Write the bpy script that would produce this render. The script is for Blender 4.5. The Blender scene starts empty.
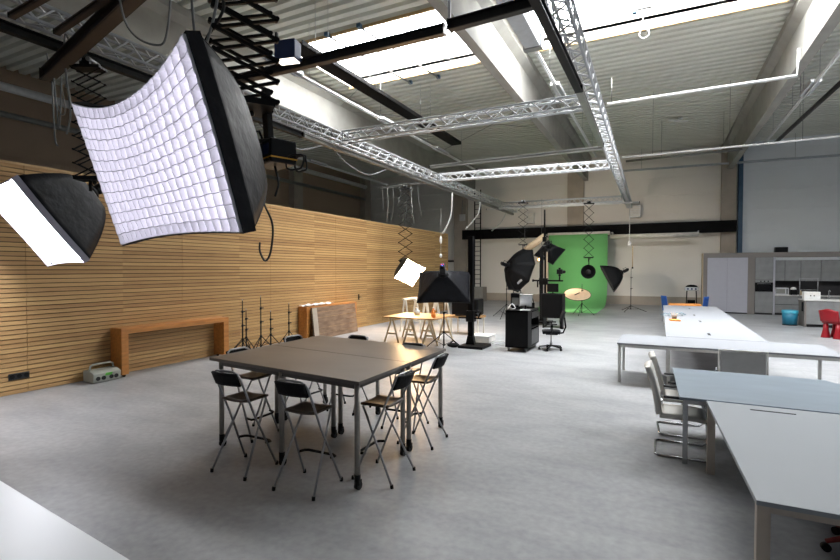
import bpy, math, random
from mathutils import Vector, Matrix
random.seed(7)
PI = math.pi
sc = bpy.context.scene
COL = sc.collection

# ------------------------------------------------------------------ materials
def lin(h):
    h = h.lstrip('#')
    o = []
    for i in (0, 2, 4):
        c = int(h[i:i+2], 16) / 255
        o.append(c / 12.92 if c <= .04045 else ((c + .055) / 1.055) ** 2.4)
    return o

def mat(name, hexc, rough=.6, metal=0, var=.08, scale=6, stretch=(1, 1, 1), bump=0, bscale=None, spec=.5, emit=None, estr=0, hex2=None, detail=4, coat=0):
    m = bpy.data.materials.new(name); m.use_nodes = True
    nt = m.node_tree; n = nt.nodes; b = n['Principled BSDF']; L = nt.links.new
    c = lin(hexc)
    b.inputs['Roughness'].default_value = rough
    b.inputs['Metallic'].default_value = metal
    b.inputs['Specular IOR Level'].default_value = spec
    b.inputs['Coat Weight'].default_value = coat
    tc = n.new('ShaderNodeTexCoord'); mp = n.new('ShaderNodeMapping'); mp.inputs['Scale'].default_value = stretch
    L(tc.outputs['Object'], mp.inputs['Vector'])
    nz = n.new('ShaderNodeTexNoise'); nz.inputs['Scale'].default_value = scale; nz.inputs['Detail'].default_value = detail
    L(mp.outputs[0], nz.inputs['Vector'])
    mr = n.new('ShaderNodeMapRange'); mr.inputs[1].default_value = .3; mr.inputs[2].default_value = .7
    L(nz.outputs['Fac'], mr.inputs[0])
    mx = n.new('ShaderNodeMix'); mx.data_type = 'RGBA'
    L(mr.outputs[0], mx.inputs[0])
    if hex2:
        a, d = c, lin(hex2)
    else:
        a = [x * (1 - var) for x in c]; d = [min(1, x * (1 + var)) for x in c]
    mx.inputs[6].default_value = (*a, 1); mx.inputs[7].default_value = (*d, 1)
    L(mx.outputs[2], b.inputs['Base Color'])
    if bump:
        n2 = n.new('ShaderNodeTexNoise'); n2.inputs['Scale'].default_value = bscale or scale * 4; n2.inputs['Detail'].default_value = 3
        L(mp.outputs[0], n2.inputs['Vector'])
        bp = n.new('ShaderNodeBump'); bp.inputs['Strength'].default_value = bump; bp.inputs['Distance'].default_value = .02
        L(n2.outputs['Fac'], bp.inputs['Height']); L(bp.outputs[0], b.inputs['Normal'])
    if emit:
        b.inputs['Emission Color'].default_value = (*lin(emit), 1); b.inputs['Emission Strength'].default_value = estr
    return m

def floor_material():
    m = bpy.data.materials.new('polished_concrete'); m.use_nodes = True
    nt = m.node_tree; n = nt.nodes; b = n['Principled BSDF']; L = nt.links.new
    tc = n.new('ShaderNodeTexCoord')
    def noise(s, d, st=(1, 1, 1), dist=0):
        mp = n.new('ShaderNodeMapping'); mp.inputs['Scale'].default_value = st; L(tc.outputs['Object'], mp.inputs[0])
        z = n.new('ShaderNodeTexNoise'); z.inputs['Scale'].default_value = s; z.inputs['Detail'].default_value = d
        z.inputs['Distortion'].default_value = dist; L(mp.outputs[0], z.inputs['Vector']); return z.outputs['Fac']
    def mix(f, a, d, lo=.35, hi=.65):
        r = n.new('ShaderNodeMapRange'); r.inputs[1].default_value = lo; r.inputs[2].default_value = hi; L(f, r.inputs[0])
        x = n.new('ShaderNodeMix'); x.data_type = 'RGBA'; L(r.outputs[0], x.inputs[0])
        for i, v in ((6, a), (7, d)):
            if isinstance(v, str): x.inputs[i].default_value = (*lin(v), 1)
            else: L(v, x.inputs[i])
        return x.outputs[2]
    big = mix(noise(.45, 5, (1, 1.0, 1), .4), '#7f8185', '#adaeaf', .2, .8)
    streak = mix(noise(1.6, 7, (.6, 1.5, 1), .5), '#74767a', '#bbbbba', .15, .85)
    x = n.new('ShaderNodeMix'); x.data_type = 'RGBA'; x.inputs[0].default_value = .5; L(big, x.inputs[6]); L(streak, x.inputs[7])
    fine = noise(14, 8)
    r = n.new('ShaderNodeMapRange'); r.inputs[1].default_value = .15; r.inputs[2].default_value = .85; r.inputs[3].default_value = .8; r.inputs[4].default_value = 1.16; L(fine, r.inputs[0])
    mul = n.new('ShaderNodeMix'); mul.data_type = 'RGBA'; mul.blend_type = 'MULTIPLY'; mul.inputs[0].default_value = 1
    L(x.outputs[2], mul.inputs[6]); L(r.outputs[0], mul.inputs[7]); L(mul.outputs[2], b.inputs['Base Color'])
    rr = n.new('ShaderNodeMapRange'); rr.inputs[1].default_value = .3; rr.inputs[2].default_value = .7; rr.inputs[3].default_value = .33; rr.inputs[4].default_value = .45
    L(noise(.9, 4), rr.inputs[0]); L(rr.outputs[0], b.inputs['Roughness'])
    b.inputs['Specular IOR Level'].default_value = .25
    return m

def slat_material(pitch):
    m = bpy.data.materials.new('larch_slats'); m.use_nodes = True
    nt = m.node_tree; n = nt.nodes; b = n['Principled BSDF']; L = nt.links.new
    tc = n.new('ShaderNodeTexCoord'); sx = n.new('ShaderNodeSeparateXYZ'); L(tc.outputs['Object'], sx.inputs[0])
    dv = n.new('ShaderNodeMath'); dv.operation = 'DIVIDE'; dv.inputs[1].default_value = pitch; L(sx.outputs['Z'], dv.inputs[0])
    fl = n.new('ShaderNodeMath'); fl.operation = 'FLOOR'; L(dv.outputs[0], fl.inputs[0])
    yd = n.new('ShaderNodeMath'); yd.operation = 'DIVIDE'; yd.inputs[1].default_value = 3.0; L(sx.outputs['Y'], yd.inputs[0])
    yf = n.new('ShaderNodeMath'); yf.operation = 'FLOOR'; L(yd.outputs[0], yf.inputs[0])
    cb = n.new('ShaderNodeCombineXYZ'); L(fl.outputs[0], cb.inputs[0]); L(yf.outputs[0], cb.inputs[1])
    wn = n.new('ShaderNodeTexWhiteNoise'); L(cb.outputs[0], wn.inputs['Vector'])
    mp = n.new('ShaderNodeMapping'); mp.inputs['Scale'].default_value = (1, .6, 14); L(tc.outputs['Object'], mp.inputs[0])
    nz = n.new('ShaderNodeTexNoise'); nz.inputs['Scale'].default_value = 3; nz.inputs['Detail'].default_value = 6; nz.inputs['Distortion'].default_value = .8; L(mp.outputs[0], nz.inputs['Vector'])
    ad = n.new('ShaderNodeMath'); ad.operation = 'MULTIPLY_ADD'; ad.inputs[1].default_value = .45; L(wn.outputs['Value'], ad.inputs[0])
    ml = n.new('ShaderNodeMath'); ml.operation = 'MULTIPLY'; ml.inputs[1].default_value = .6; L(nz.outputs['Fac'], ml.inputs[0]); L(ml.outputs[0], ad.inputs[2])
    cr = n.new('ShaderNodeValToRGB'); L(ad.outputs[0], cr.inputs[0])
    e = cr.color_ramp.elements
    e[0].position = .12; e[0].color = (*lin('#9d7446'), 1)
    e[1].position = .8; e[1].color = (*lin('#cba66f'), 1)
    k = e.new(.45); k.color = (*lin('#b58f5e'), 1)
    L(cr.outputs[0], b.inputs['Base Color']); b.inputs['Roughness'].default_value = .6
    return m

M = {}
def D(k, *a, **kw): M[k] = mat(k, *a, **kw)
M['floor'] = floor_material()
PITCH = .0772
M['slat'] = slat_material(PITCH)
D('slat_back', '#2b2017', .9)
D('concrete', '#9d9b94', .85, scale=2, var=.1, bump=.1)
D('column', '#b0a699', .85, scale=1.5, var=.1)
D('deck', '#dcdcd2', .55, scale=.6, var=.03)
D('wall_beige', '#e9e5de', .7, scale=.4, var=.03)
D('wall_daylight_tint', '#f0f4f6', .7, scale=.4, var=.03)  # bluish cast of daylight put into the panel colour
D('wall_brown', '#a8937e', .8, scale=.4, var=.05)
D('upstand', '#d9d3c8', .7, var=.02)
D('pine', '#c8a878', .6, scale=4, stretch=(1, 8, 8))
D('black_steel', '#070708', .65, spec=.12, scale=10, var=.2)
D('rail_dark', '#232120', .45, metal=.3, scale=8)
D('rail_brown', '#3f342b', .45, metal=.3, scale=8)
D('rail_grey', '#8f8f8a', .4, metal=.6, scale=8)
D('blue_paint', '#3c5a74', .5)
D('alu', '#c9cbcd', .4, metal=.15, var=.05, scale=20)
D('steel', '#9a9b9c', .32, metal=.85, scale=15)
D('stool_tube', '#98999b', .42, metal=.45, scale=15)
D('chrome', '#a9abad', .18, metal=1, var=.02)
D('black', '#0a0a0b', .5, scale=12, var=.2, spec=.2)
D('black_gloss', '#08080a', .3, spec=.3, scale=5, var=.2)
D('black_soft', '#111113', .8, spec=.2, scale=9, var=.3, bump=.35, bscale=14)
D('nylon', '#121318', .55, scale=5, var=.3, bump=.8, bscale=6, spec=.18)
D('nylon_black', '#0d0e10', .55, scale=5, var=.3, bump=.4, bscale=12, spec=.18)
D('rim_grey', '#8d8b98', .7)
D('grid_fabric', '#f3f1f5', .8, scale=9, var=.05)
D('label', '#c9cbce', .6)
D('orange_led', '#d8a030', .4)
D('dif_hero', '#ffffff', .8, emit='#f1f0ff', estr=2.3)
D('dif_left', '#ffffff', .8, emit='#f4f6ff', estr=19)
D('dif_warm', '#ffffff', .8, emit='#ffcf96', estr=60)
D('lamp_warm', '#ffd9a0', .6, emit='#ffb050', estr=30)
D('led_blue', '#23345c', .5)
D('led_glass', '#ffffff', .4, emit='#fff4e0', estr=2)
D('bar_top', '#665e57', .33, scale=1.2, var=.14, detail=8, stretch=(1, 1.6, 1), hex2='#544d47')
D('bar_edge', '#4c4743', .5)
D('stool_seat', '#3a2c20', .4, scale=7, var=.2)
D('oak', '#b87a3c', .5, scale=3, stretch=(6, 1, 6), var=.2)
D('oak_top', '#bb7d40', .45, scale=3, stretch=(6, 1, 6), var=.18)
D('old_wood', '#8a7460', .7, scale=2.2, stretch=(1, 1.2, 5), hex2='#5e4a3a', detail=8)
D('old_wood_paint', '#a59c90', .8, scale=4)
D('grey_plastic', '#a3a69c', .55)
D('green_mark', '#5fc046', .5)
D('socket', '#1b1b1c', .4)
D('paper', '#e2e0dc', .8)
D('trestle', '#d9c6a2', .6, scale=4, stretch=(1, 1, .3))
D('trestle_white', '#e4e0d4', .6)
D('workbench', '#b48a58', .5, scale=2.5, stretch=(1, 6, 1), var=.25)
D('white_lam', '#eceeef', .38, scale=1, var=.015, spec=.5)
D('white_top', '#94969a', .85, scale=1, var=.015, spec=.02)
D('pipe_grey', '#b4bac0', .5)
D('white_leg', '#d9d7d2', .45)
D('beige_leg', '#b9ada0', .45, metal=.2)
D('blue_glass', '#828e98', .38, scale=1.5, var=.08, stretch=(1, 3, 1))
D('cream', '#dcd8d0', .6, scale=6)
D('chair_grey', '#a9a9a8', .65)
D('red', '#8e0718', .42, var=.05)
D('red_dark', '#7c2320', .5)
D('green', '#7ac67a', .85, scale=.5, var=.05)
D('reflector', '#e8cba8', .6)
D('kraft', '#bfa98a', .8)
D('white_roll', '#e6e2da', .7)
D('k_taupe', '#736d68', .6, scale=2, var=.04)
D('k_front', '#7b7c7c', .6, scale=4, var=.1, detail=8)
D('k_white', '#a0a0a8', .5, var=.02)
D('k_top', '#c8c6c2', .4)
D('k_dark', '#1d1a1c', .5)
D('oven_black', '#0e0e10', .2)
D('bin_blue', '#1d6c86', .5)
D('bag_blue', '#3f9bb2', .4)
D('chair_blue', '#1d4f9c', .45)
D('orange', '#e8964a', .6)
D('glass', '#c8d0d4', .08, spec=.8)
D('amber', '#c8701a', .3)
D('cable_grey', '#7d7e7d', .6)
D('cable_white', '#d4d4d0', .6)
D('cable_black', '#0e0e0f', .55)
D('white_paint', '#e0e0de', .45)
D('concrete_block', '#8f8c86', .85)
D('sky_glass', '#ffffff', .5, emit='#f8fbff', estr=20)
D('table_leg', '#98938c', .4, metal=.4, scale=12)
D('desk_grey', '#979ca0', .45, scale=1, var=.02, spec=.35)
D('led_pink', '#ff3a6a', .5, emit='#ff3070', estr=1.2)
D('led_cyan', '#4a7aff', .5, emit='#3a70ff', estr=1.2)

# ------------------------------------------------------------------ mesh builder
class MB:
    def __init__(s): s.v = []; s.f = []; s.s = []; s.m = []; s.mi = 0
    def add(s, vs, fs, smooth=False):
        o = len(s.v); s.v += [tuple(x) for x in vs]
        for f in fs: s.f.append(tuple(i + o for i in f)); s.s.append(smooth); s.m.append(s.mi)
        return s
    def box(s, a, b, R=None):
        x0, y0, z0 = a; x1, y1, z1 = b
        vs = [(x0, y0, z0), (x1, y0, z0), (x1, y1, z0), (x0, y1, z0), (x0, y0, z1), (x1, y0, z1), (x1, y1, z1), (x0, y1, z1)]
        if R is not None: vs = [R @ Vector(v) for v in vs]
        return s.add(vs, [(0, 3, 2, 1), (4, 5, 6, 7), (0, 1, 5, 4), (1, 2, 6, 5), (2, 3, 7, 6), (3, 0, 4, 7)])
    def cbox(s, c, d, R=None):
        a = [-x / 2 for x in d]; b = [x / 2 for x in d]
        T = Matrix.Translation(c)
        if R is not None: T = T @ R.to_4x4()
        return s.box(a, b, T)
    def bar(s, p, q, w, h, up=(0, 0, 1)):
        p, q = Vector(p), Vector(q); t = (q - p); l = t.length; t.normalize(); up = Vector(up)
        x = t.cross(up)
        if x.length < 1e-4: x = t.cross(Vector((0, 1, 0)))
        x.normalize(); y = x.cross(t)
        vs = []
        for o in (p, q):
            for i, j in ((-1, -1), (1, -1), (1, 1), (-1, 1)): vs.append(o + x * (i * w / 2) + y * (j * h / 2))
        return s.add(vs, [(0, 1, 2, 3), (7, 6, 5, 4), (0, 4, 5, 1), (1, 5, 6, 2), (2, 6, 7, 3), (3, 7, 4, 0)])
    def tube(s, pts, r, seg=8, closed=False, caps=True, r1=None):
        P = [Vector(p) for p in pts]; n = len(P); vs = []; up = None
        for i, p in enumerate(P):
            a = P[(i - 1) % n] if (closed or i) else p; b = P[(i + 1) % n] if (closed or i < n - 1) else p
            t = (b - a).normalized()
            if up is None:
                up = Vector((0, 0, 1)) if abs(t.z) < .9 else Vector((0, 1, 0))
            x = t.cross(up)
            if x.length < 1e-4: x = t.cross(Vector((1, 0, 0)))
            x.normalize(); up = x.cross(t)
            rr = r if r1 is None else r + (r1 - r) * i / (n - 1)
            for k in range(seg):
                an = 2 * PI * k / seg
                vs.append(p + x * math.cos(an) * rr + up * math.sin(an) * rr)
        fs = []
        for i in range(n if closed else n - 1):
            for k in range(seg):
                a = i * seg + k; b = i * seg + (k + 1) % seg; j = ((i + 1) % n) * seg
                fs.append((a, b, j + (k + 1) % seg, j + k))
        s.add(vs, fs, True)
        if caps and not closed:
            o = len(s.v) - n * seg
            s.f.append(tuple(o + k for k in reversed(range(seg)))); s.s.append(False); s.m.append(s.mi)
            s.f.append(tuple(o + (n - 1) * seg + k for k in range(seg))); s.s.append(False); s.m.append(s.mi)
        return s
    def cyl(s, p, q, r, r1=None, seg=16): return s.tube([p, q], r, seg, r1=r1)
    def prism(s, poly, vec):
        n = len(poly); vec = Vector(vec); a = [Vector(p) for p in poly]
        return s.add(a + [p + vec for p in a], [tuple(reversed(range(n))), tuple(range(n, 2 * n))] + [(i, (i + 1) % n, n + (i + 1) % n, n + i) for i in range(n)])
    def lathe(s, prof, c=(0, 0, 0), ax='z', seg=24):
        vs = []; c = Vector(c)
        for r, z in prof:
            for k in range(seg):
                a = 2 * PI * k / seg; x, y = r * math.cos(a), r * math.sin(a)
                vs.append(c + Vector({'z': (x, y, z), 'x': (z, x, y), 'y': (x, z, y)}[ax]))
        fs = [(i * seg + k, i * seg + (k + 1) % seg, (i + 1) * seg + (k + 1) % seg, (i + 1) * seg + k) for i in range(len(prof) - 1) for k in range(seg)]
        return s.add(vs, fs, True)
    def ball(s, c, r, seg=14):
        if not isinstance(r, (tuple, list)): r = (r, r, r)
        vs = []; fs = []; h = seg // 2; c = Vector(c)
        for i in range(h + 1):
            t = PI * i / h
            for k in range(seg):
                a = 2 * PI * k / seg
                vs.append(c + Vector((r[0] * math.sin(t) * math.cos(a), r[1] * math.sin(t) * math.sin(a), r[2] * math.cos(t))))
        for i in range(h):
            for k in range(seg): fs.append((i * seg + k, (i + 1) * seg + k, (i + 1) * seg + (k + 1) % seg, i * seg + (k + 1) % seg))
        return s.add(vs, fs, True)
    def grid(s, fn, nu, nv, smooth=True, cu=False):
        vs = [fn(i / nu, j / nv) for j in range(nv + 1) for i in range(nu + 1)]
        fs = [(j * (nu + 1) + i, j * (nu + 1) + i + 1, (j + 1) * (nu + 1) + i + 1, (j + 1) * (nu + 1) + i) for j in range(nv) for i in range(nu)]
        return s.add(vs, fs, smooth)
    def build(s, name, m, parent=None, bevel=0, solid=0, kind=None, label=None, seg=2):
        me = bpy.data.meshes.new(name); me.from_pydata(s.v, [], s.f)
        me.polygons.foreach_set('use_smooth', s.s)
        ms = m if isinstance(m, (list, tuple)) else [m]
        for x in ms: me.materials.append(M[x] if isinstance(x, str) else x)
        if len(ms) > 1: me.polygons.foreach_set('material_index', s.m)
        me.update()
        o = bpy.data.objects.new(name, me); COL.objects.link(o)
        if parent: o.parent = parent
        if solid:
            d = o.modifiers.new('solid', 'SOLIDIFY'); d.thickness = solid; d.offset = 0
        if bevel:
            d = o.modifiers.new('edge', 'BEVEL'); d.width = bevel; d.segments = seg; d.limit_method = 'ANGLE'; d.angle_limit = .7
        if kind: o['kind'] = kind
        if label: o['label'] = label
        return o

def tag(o, label, cat, group=None, kind=None):
    o['label'] = label; o['category'] = cat
    if group: o['group'] = group
    if kind: o['kind'] = kind
    return o
def thing(name, label, cat, loc=(0, 0, 0), rz=0, group=None, matrix=None):
    o = bpy.data.objects.new(name, None); o.empty_display_size = .1; COL.objects.link(o)
    if matrix is not None:
        o.location = matrix.to_translation(); o.rotation_euler = matrix.to_euler()
    else:
        o.location = loc; o.rotation_euler = (0, 0, rz)
    return tag(o, label, cat, group)
def dup(r, loc, rz, label, group=None, rot=None):
    c = r.copy(); COL.objects.link(c); c.location = loc; c.rotation_euler = rot if rot is not None else (0, 0, rz); c['label'] = label
    if group: c['group'] = group
    for ch in list(r.children):
        d = ch.copy(); COL.objects.link(d); d.parent = c
        for g in list(ch.children):
            e = g.copy(); COL.objects.link(e); e.parent = d
    return c
def struct(name, mb, m, parent=None, label=None, cat=None, **k):
    o = mb.build(name, m, parent, **k); o['kind'] = 'structure'
    if label: o['label'] = label
    if cat: o['category'] = cat
    return o
def frame(loc, fwd, roll=0):
    z = Vector(fwd).normalized(); x = Vector((0, 0, 1)).cross(z).normalized(); y = z.cross(x)
    R = Matrix((x, y, z)).transposed() @ Matrix.Rotation(roll, 3, 'Z')
    return Matrix.Translation(loc) @ R.to_4x4()

# ------------------------------------------------------------------ the hall
Z0, WX, WY, DZ = 0, -9.65, 31.2, 8.9
struct('floor', MB().box((-22, -8, -.2), (14, 33, 0)), 'floor', label='polished grey concrete floor of the hall', cat='floor')

def panels(x0, x1, y, z0, z1, h):
    m = MB(); z = z0
    while z < z1 - .01:
        zt = min(z + h, z1); m.box((x0, y, z + .02), (x1, y + .2, zt - .02)); z = zt
    m.box((x0, y + .04, z0), (x1, y + .19, z1))
    return m
struct('wall_back', panels(-20.2, 3.45, WY, 0, 9.2, 1.05), 'wall_beige', label='beige sandwich panel back wall behind the green backdrop', cat='wall')
struct('wall_right', panels(3.45, 14, WY - .1, 0, 9.2, 1.05), 'wall_daylight_tint', label='panel back wall above the kitchen, coloured pale blue as by daylight', cat='wall')
m = MB(); z = 0
while z < 9: m.box((-20.2, -8, z + .006), (-20, WY, z + 1.194)); z += 1.2
m.box((-20.19, -8, 0), (-20.01, WY, 9.2))
struct('wall_far_left', m, 'wall_brown', label='plain panel outer wall above the timber slats', cat='wall')

# timber slat wall: carcass and slats
WTOP = PITCH * 50
m = MB().box((WX - .14, 1.0, 0), (WX - .05, 22.55, WTOP - .01))
w = struct('wall_left', m, 'slat_back', label='horizontal timber slat wall running along the hall', cat='wall')
m = MB()
joints = [1.0, 4.35, 7.35, 10.1, 13.1, 16.1, 19.3, 22.55]
for k in range(50):
    for a, b in zip(joints, joints[1:]):
        m.box((WX - .05, a + .004, k * PITCH + .007), (WX, b - .004, (k + 1) * PITCH - .007))
struct('wall_slats', m, 'slat', w)
struct('wall_cap', MB().box((WX - .16, 1, WTOP - .01), (WX + .004, 22.57, WTOP + .025)), 'pine', w)
struct('wall_end_strip', MB().box((WX - .15, 22.55, 0), (WX + .002, 22.58, WTOP)), 'pine', w)

# deck
def deck(m, x0, x1, y0, y1):
    per = .36; y = y0; v = []
    prof = []
    while y < y1 - .02:
        prof += [(y, DZ), (min(y + .19, y1), DZ), (min(y + .215, y1), DZ + .13), (min(y + .335, y1), DZ + .13)]; y += per
    prof.append((y1, DZ))
    n = len(prof)
    vs = [(x0, a, b) for a, b in prof] + [(x1, a, b) for a, b in prof]
    m.add(vs, [(i, n + i, n + i + 1, i + 1) for i in range(n - 1)])
    m.box((x0, y0, DZ + .17), (x1, y1, DZ + .27))
BAYS = [(-10.4, -5.3), (-3.4, 2.75), (4.4, 10.2)]
XS = [-20.2] + [x for b in BAYS for x in b] + [14]
m = MB()
for ya, yb in ((-8, 11.5), (15.05, WY)): deck(m, -20.2, 14, ya, yb)
for ya, yb in ((11.5, 15.05),):
    for i in range(0, len(XS), 2): deck(m, XS[i], XS[i + 1], ya, yb)
struct('ceiling', m, 'deck', label='pale trapezoidal steel deck ceiling', cat='ceiling')
wi = 1
for ya, yb in ((11.5, 15.05),):
    for xa, xb in BAYS:
        m = MB(); t = .05; zt = 9.45
        m.box((xa, ya - t, DZ - .02), (xb, ya, zt)).box((xa, yb, DZ - .02), (xb, yb + t, zt)).box((xa - t, ya - t, DZ - .02), (xa, yb + t, zt)).box((xb, ya - t, DZ - .02), (xb + t, yb + t, zt))
        o = struct('window_%d' % wi, m, 'upstand', label='roof skylight shaft in the steel deck', cat='skylight'); o['group'] = 'roof skylights'
        struct('window_pane', MB().box((xa, ya, zt - .03), (xb, yb, zt)), 'sky_glass', o)
        m = MB(); nb = 4
        for i in range(1, nb): x = xa + (xb - xa) * i / nb; m.box((x - .02, ya, zt - .09), (x + .02, yb, zt - .035))
        m.box((xa, (ya + yb) / 2 - .02, zt - .1), (xb, (ya + yb) / 2 + .02, zt - .04))
        struct('window_bars', m, 'white_paint', o)
        m = MB(); m.box((xa - .07, ya - .07, DZ - .09), (xb + .07, ya, DZ - .02)).box((xa - .07, yb, DZ - .09), (xb + .07, yb + .07, DZ - .02))
        struct('window_trim', m, 'pine', o)
        wi += 1
# concrete I beams
def beam(i, x, lab):
    pr = [(-.13, 7.5), (.13, 7.5), (.13, 8.5), (.33, 8.68), (.33, DZ - .01), (-.33, DZ - .01), (-.33, 8.68), (-.13, 8.5)]
    m = MB().prism([(x + a, -8, b) for a, b in pr], (0, WY + 8, 0))
    struct('trim_%d' % i, m, 'concrete', label=lab, cat='beam')
beam(1, -11.45, 'concrete roof beam nearest the timber wall')
beam(2, -4.12, 'concrete roof beam above the middle of the hall')
beam(3, 3.33, 'concrete roof beam ending at the blue post')
for i, (x, w_, lab) in enumerate([(-12.3, .9, 'concrete wall column behind the black ladder'), (-4.7, .95, 'concrete wall column above the green backdrop'), (3.3, .7, 'concrete wall column beside the blue post')]):
    struct('trim_%d' % (i + 4), MB().box((x - w_ / 2, WY - .35, 0), (x + w_ / 2, WY, 8.9)), 'column', label=lab, cat='column')
for i, y in enumerate((7.5, 15.2, 22.9, 30.6)):
    struct('trim_%d' % (i + 7), MB().box((-20, y - .4, 0), (-19.6, y + .4, 8.9)), 'column', label='concrete wall column of the outer wall above the timber slats', cat='column')['group'] = 'outer wall columns'
struct('trim_11', MB().box((3.72, WY - .45, 0), (3.92, WY - .1, 8.7)), 'blue_paint', label='blue steel post at the end of the black wall beam', cat='post')
m = MB().box((-11.95, 30.35, 4.08), (3.62, 30.42, 4.7)).box((-11.95, 30.42, 4.62), (3.62, 30.62, 4.7)).box((-11.95, 30.42, 4.08), (3.62, 30.62, 4.16))
struct('trim_12', m, 'black_steel', label='long black steel beam across the back wall', cat='beam')
struct('baseboard_back', MB().box((-20, WY - .05, 0), (3.4, WY, .5)), 'column', label='grey concrete plinth along the back wall', cat='plinth')

# ------------------------------------------------------------------ trusses and rails
def truss(lab, p, q, group='aluminium lighting trusses', pitch=.5, s=.29):
    p, q = Vector(p), Vector(q); t = q - p; Ln = t.length
    rz = math.atan2(t.y, t.x)
    r = thing('lighting_truss', lab, 'truss', p, rz, group)
    h = s / 2 - .025; cs = [(-h, -h), (h, -h), (h, h), (-h, h)]
    for y, z in cs: MB().tube([(0, y, z), (Ln, y, z)], .025, 8).build('chord', 'alu', r)
    m = MB(); n = max(2, int(Ln / pitch)); d = Ln / n
    for f in range(4):
        a, b = cs[f], cs[(f + 1) % 4]
        for i in range(n):
            x0, x1, x2 = i * d, (i + .5) * d, (i + 1) * d
            m.tube([(x0, *a), (x1, *b)], .014, 5, caps=False); m.tube([(x1, *b), (x2, *a)], .014, 5, caps=False)
    for x in (.03, Ln - .03):
        for f in range(4): m.tube([(x, *cs[f]), (x, *cs[(f + 1) % 4])], .02, 6, caps=False)
    m.build('lattice_bracing', 'alu', r)
    return r
truss('long aluminium truss running towards the back above the timber wall side', (-7.5, 1.2, 5.5), (-7.55, 27.5, 5.5))
truss('long aluminium truss running towards the back over the white tables side', (-1.12, 2.2, 5.5), (-1.5, 28.2, 5.5))
truss('nearest of the aluminium cross trusses, in front of the middle roof beam', (-7.33, 10.35, 5.5), (-1.4, 10.35, 5.5))
truss('middle aluminium cross truss hanging before the green backdrop', (-7.35, 16.5, 5.5), (-1.5, 16.9, 5.5))
truss('farthest aluminium cross truss close to the back wall', (-7.38, 25.0, 5.5), (-1.66, 25.3, 5.5))

def rail(lab, p, q, w, h, m1, name='ceiling_rail', group='suspended camera and light rails', m2=None):
    p, q = Vector(p), Vector(q); t = q - p; L_ = t.length; rz = math.atan2(t.y, t.x)
    r = thing(name, lab, 'rail', p, rz, group)
    m = MB().box((0, -w / 2, h / 2 - .018), (L_, w / 2, h / 2)).box((0, -w / 2, -h / 2), (L_, w / 2, -h / 2 + .018)).box((0, -w * .16, -h / 2), (L_, w * .16, h / 2))
    m.build('profile', m1, r)
    MB().box((0, -w * .42, -h / 2 - .006), (L_, w * .42, -h / 2 - .0002)).build('underside_strip', m2 or m1, r)
    m = MB().box((-.02, -w * .55, -h * .55), (0, w * .55, h * .55)).box((L_, -w * .55, -h * .55), (L_ + .02, w * .55, h * .55))
    m.build('end_plate', 'rail_brown' if m2 == 'rail_brown' else 'black', r)
    return r
rail('black lengthwise rail below the truss on the timber wall side', (-7.56, 1.5, 5.2), (-7.45, 8.8, 5.2), .12, .12, 'black')
rail('grey lengthwise rail continuing behind the black one on the timber wall side', (-7.45, 8.85, 5.2), (-7.5, 26.8, 5.2), .12, .1, 'rail_grey')
rail('black lengthwise rail under the truss on the white tables side', (-1.33, 4.4, 5.24), (-1.3, 8.8, 5.24), .12, .13, 'black')
rail('grey lengthwise rail following the black one on the white tables side', (-1.3, 8.85, 5.24), (-1.36, 13.0, 5.24), .12, .1, 'rail_grey')
rail('long dark cross rail passing under the near skylight', (-7.0, 5.98, 5.3), (-2.62, 5.98, 5.3), .12, .13, 'rail_dark', m2='rail_brown')
rail('short dark cross rail ending at the truss on the white tables side', (-2.5, 5.92, 5.3), (-1.36, 5.86, 5.3), .12, .13, 'rail_dark')
rail('thick dark skewed rail above the big gridded softbox', (-8.25, 4.03, 5.0), (-4.4, 3.12, 5.0), .16, .16, 'rail_dark', m2='rail_brown')
rail('thin brownish rail, upper one in the top corner over the timber wall', (-6.9, 3.02, 5.1), (-4.6, 2.9, 5.1), .07, .06, 'rail_brown')
rail('thin brownish rail, second one beside the skewed rail', (-6.75, 3.42, 5.05), (-4.4, 3.1, 5.05), .07, .06, 'rail_brown')
rail('grey cross rail between the near and middle cross trusses', (-7.1, 15.05, 5.6), (-1.45, 14.9, 5.6), .14, .1, 'rail_grey')
rail('white cross batten below the farthest truss', (-8.1, 24.1, 5.2), (-.9, 24.6, 5.2), .2, .06, 'white_paint')
rail('short rail bundled with hanging cables above the timber wall end', (-9.6, 15.9, 5.2), (-7.6, 15.6, 5.2), .08, .06, 'rail_grey')
r = thing('rail_hanger', 'white slotted hanger strip above the split in the dark cross rail', 'hanger', (-2.55, 6.0, 5.3))
MB().box((-.02, -.01, .07), (.02, .01, 1.6)).build('strip', 'white_paint', r)
MB().box((-.035, -.02, .06), (.035, .02, .1)).build('clamp', 'steel', r)

# fluorescent strips, trays and pipes under the deck
def strip(lab, x, y0, y1, z, gear=()):
    r = thing('strip_light', lab, 'strip light', (x, y0, z), 0, 'fluorescent strip lights')
    L_ = y1 - y0
    MB().box((-.05, 0, 0), (.05, L_, .05)).build('housing', 'white_paint', r)
    MB().tube([(0, .05, -.02), (0, L_ - .05, -.02)], .018, 8).build('tube', 'white_lam', r)
    for g in gear: MB().box((-.13, g - y0, .0), (.13, g - y0 + 1.3, .09)).build('gear_tray', 'alu', r)
    for i in range(4): y = L_ * (i + .5) / 4; MB().tube([(0, y, .05), (0, y, DZ - z - .005)], .006, 5).build('suspension_wire', 'steel', r)
strip('white strip light between the timber wall side beam and the dark cable tray', -8.75, 8.8, 24, 7.3, (9.0, 14.5, 19))
strip('white strip light close beside the middle roof beam', -2.95, 12.8, 26, 7.75, (15.2,))
strip('white strip light over the kitchen beside the far roof beam', 3.95, 12.5, 25, 7.45, (17.5,))
strip('white strip light high over the outer wall behind the timber slats', -15.2, 13, 26, 7.3, (18.5,))
r = thing('cable_tray', 'dark cable tray full of brown conduits crossing below the skylight', 'cable tray', (-7.7, 8.9, 7.3))
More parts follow.
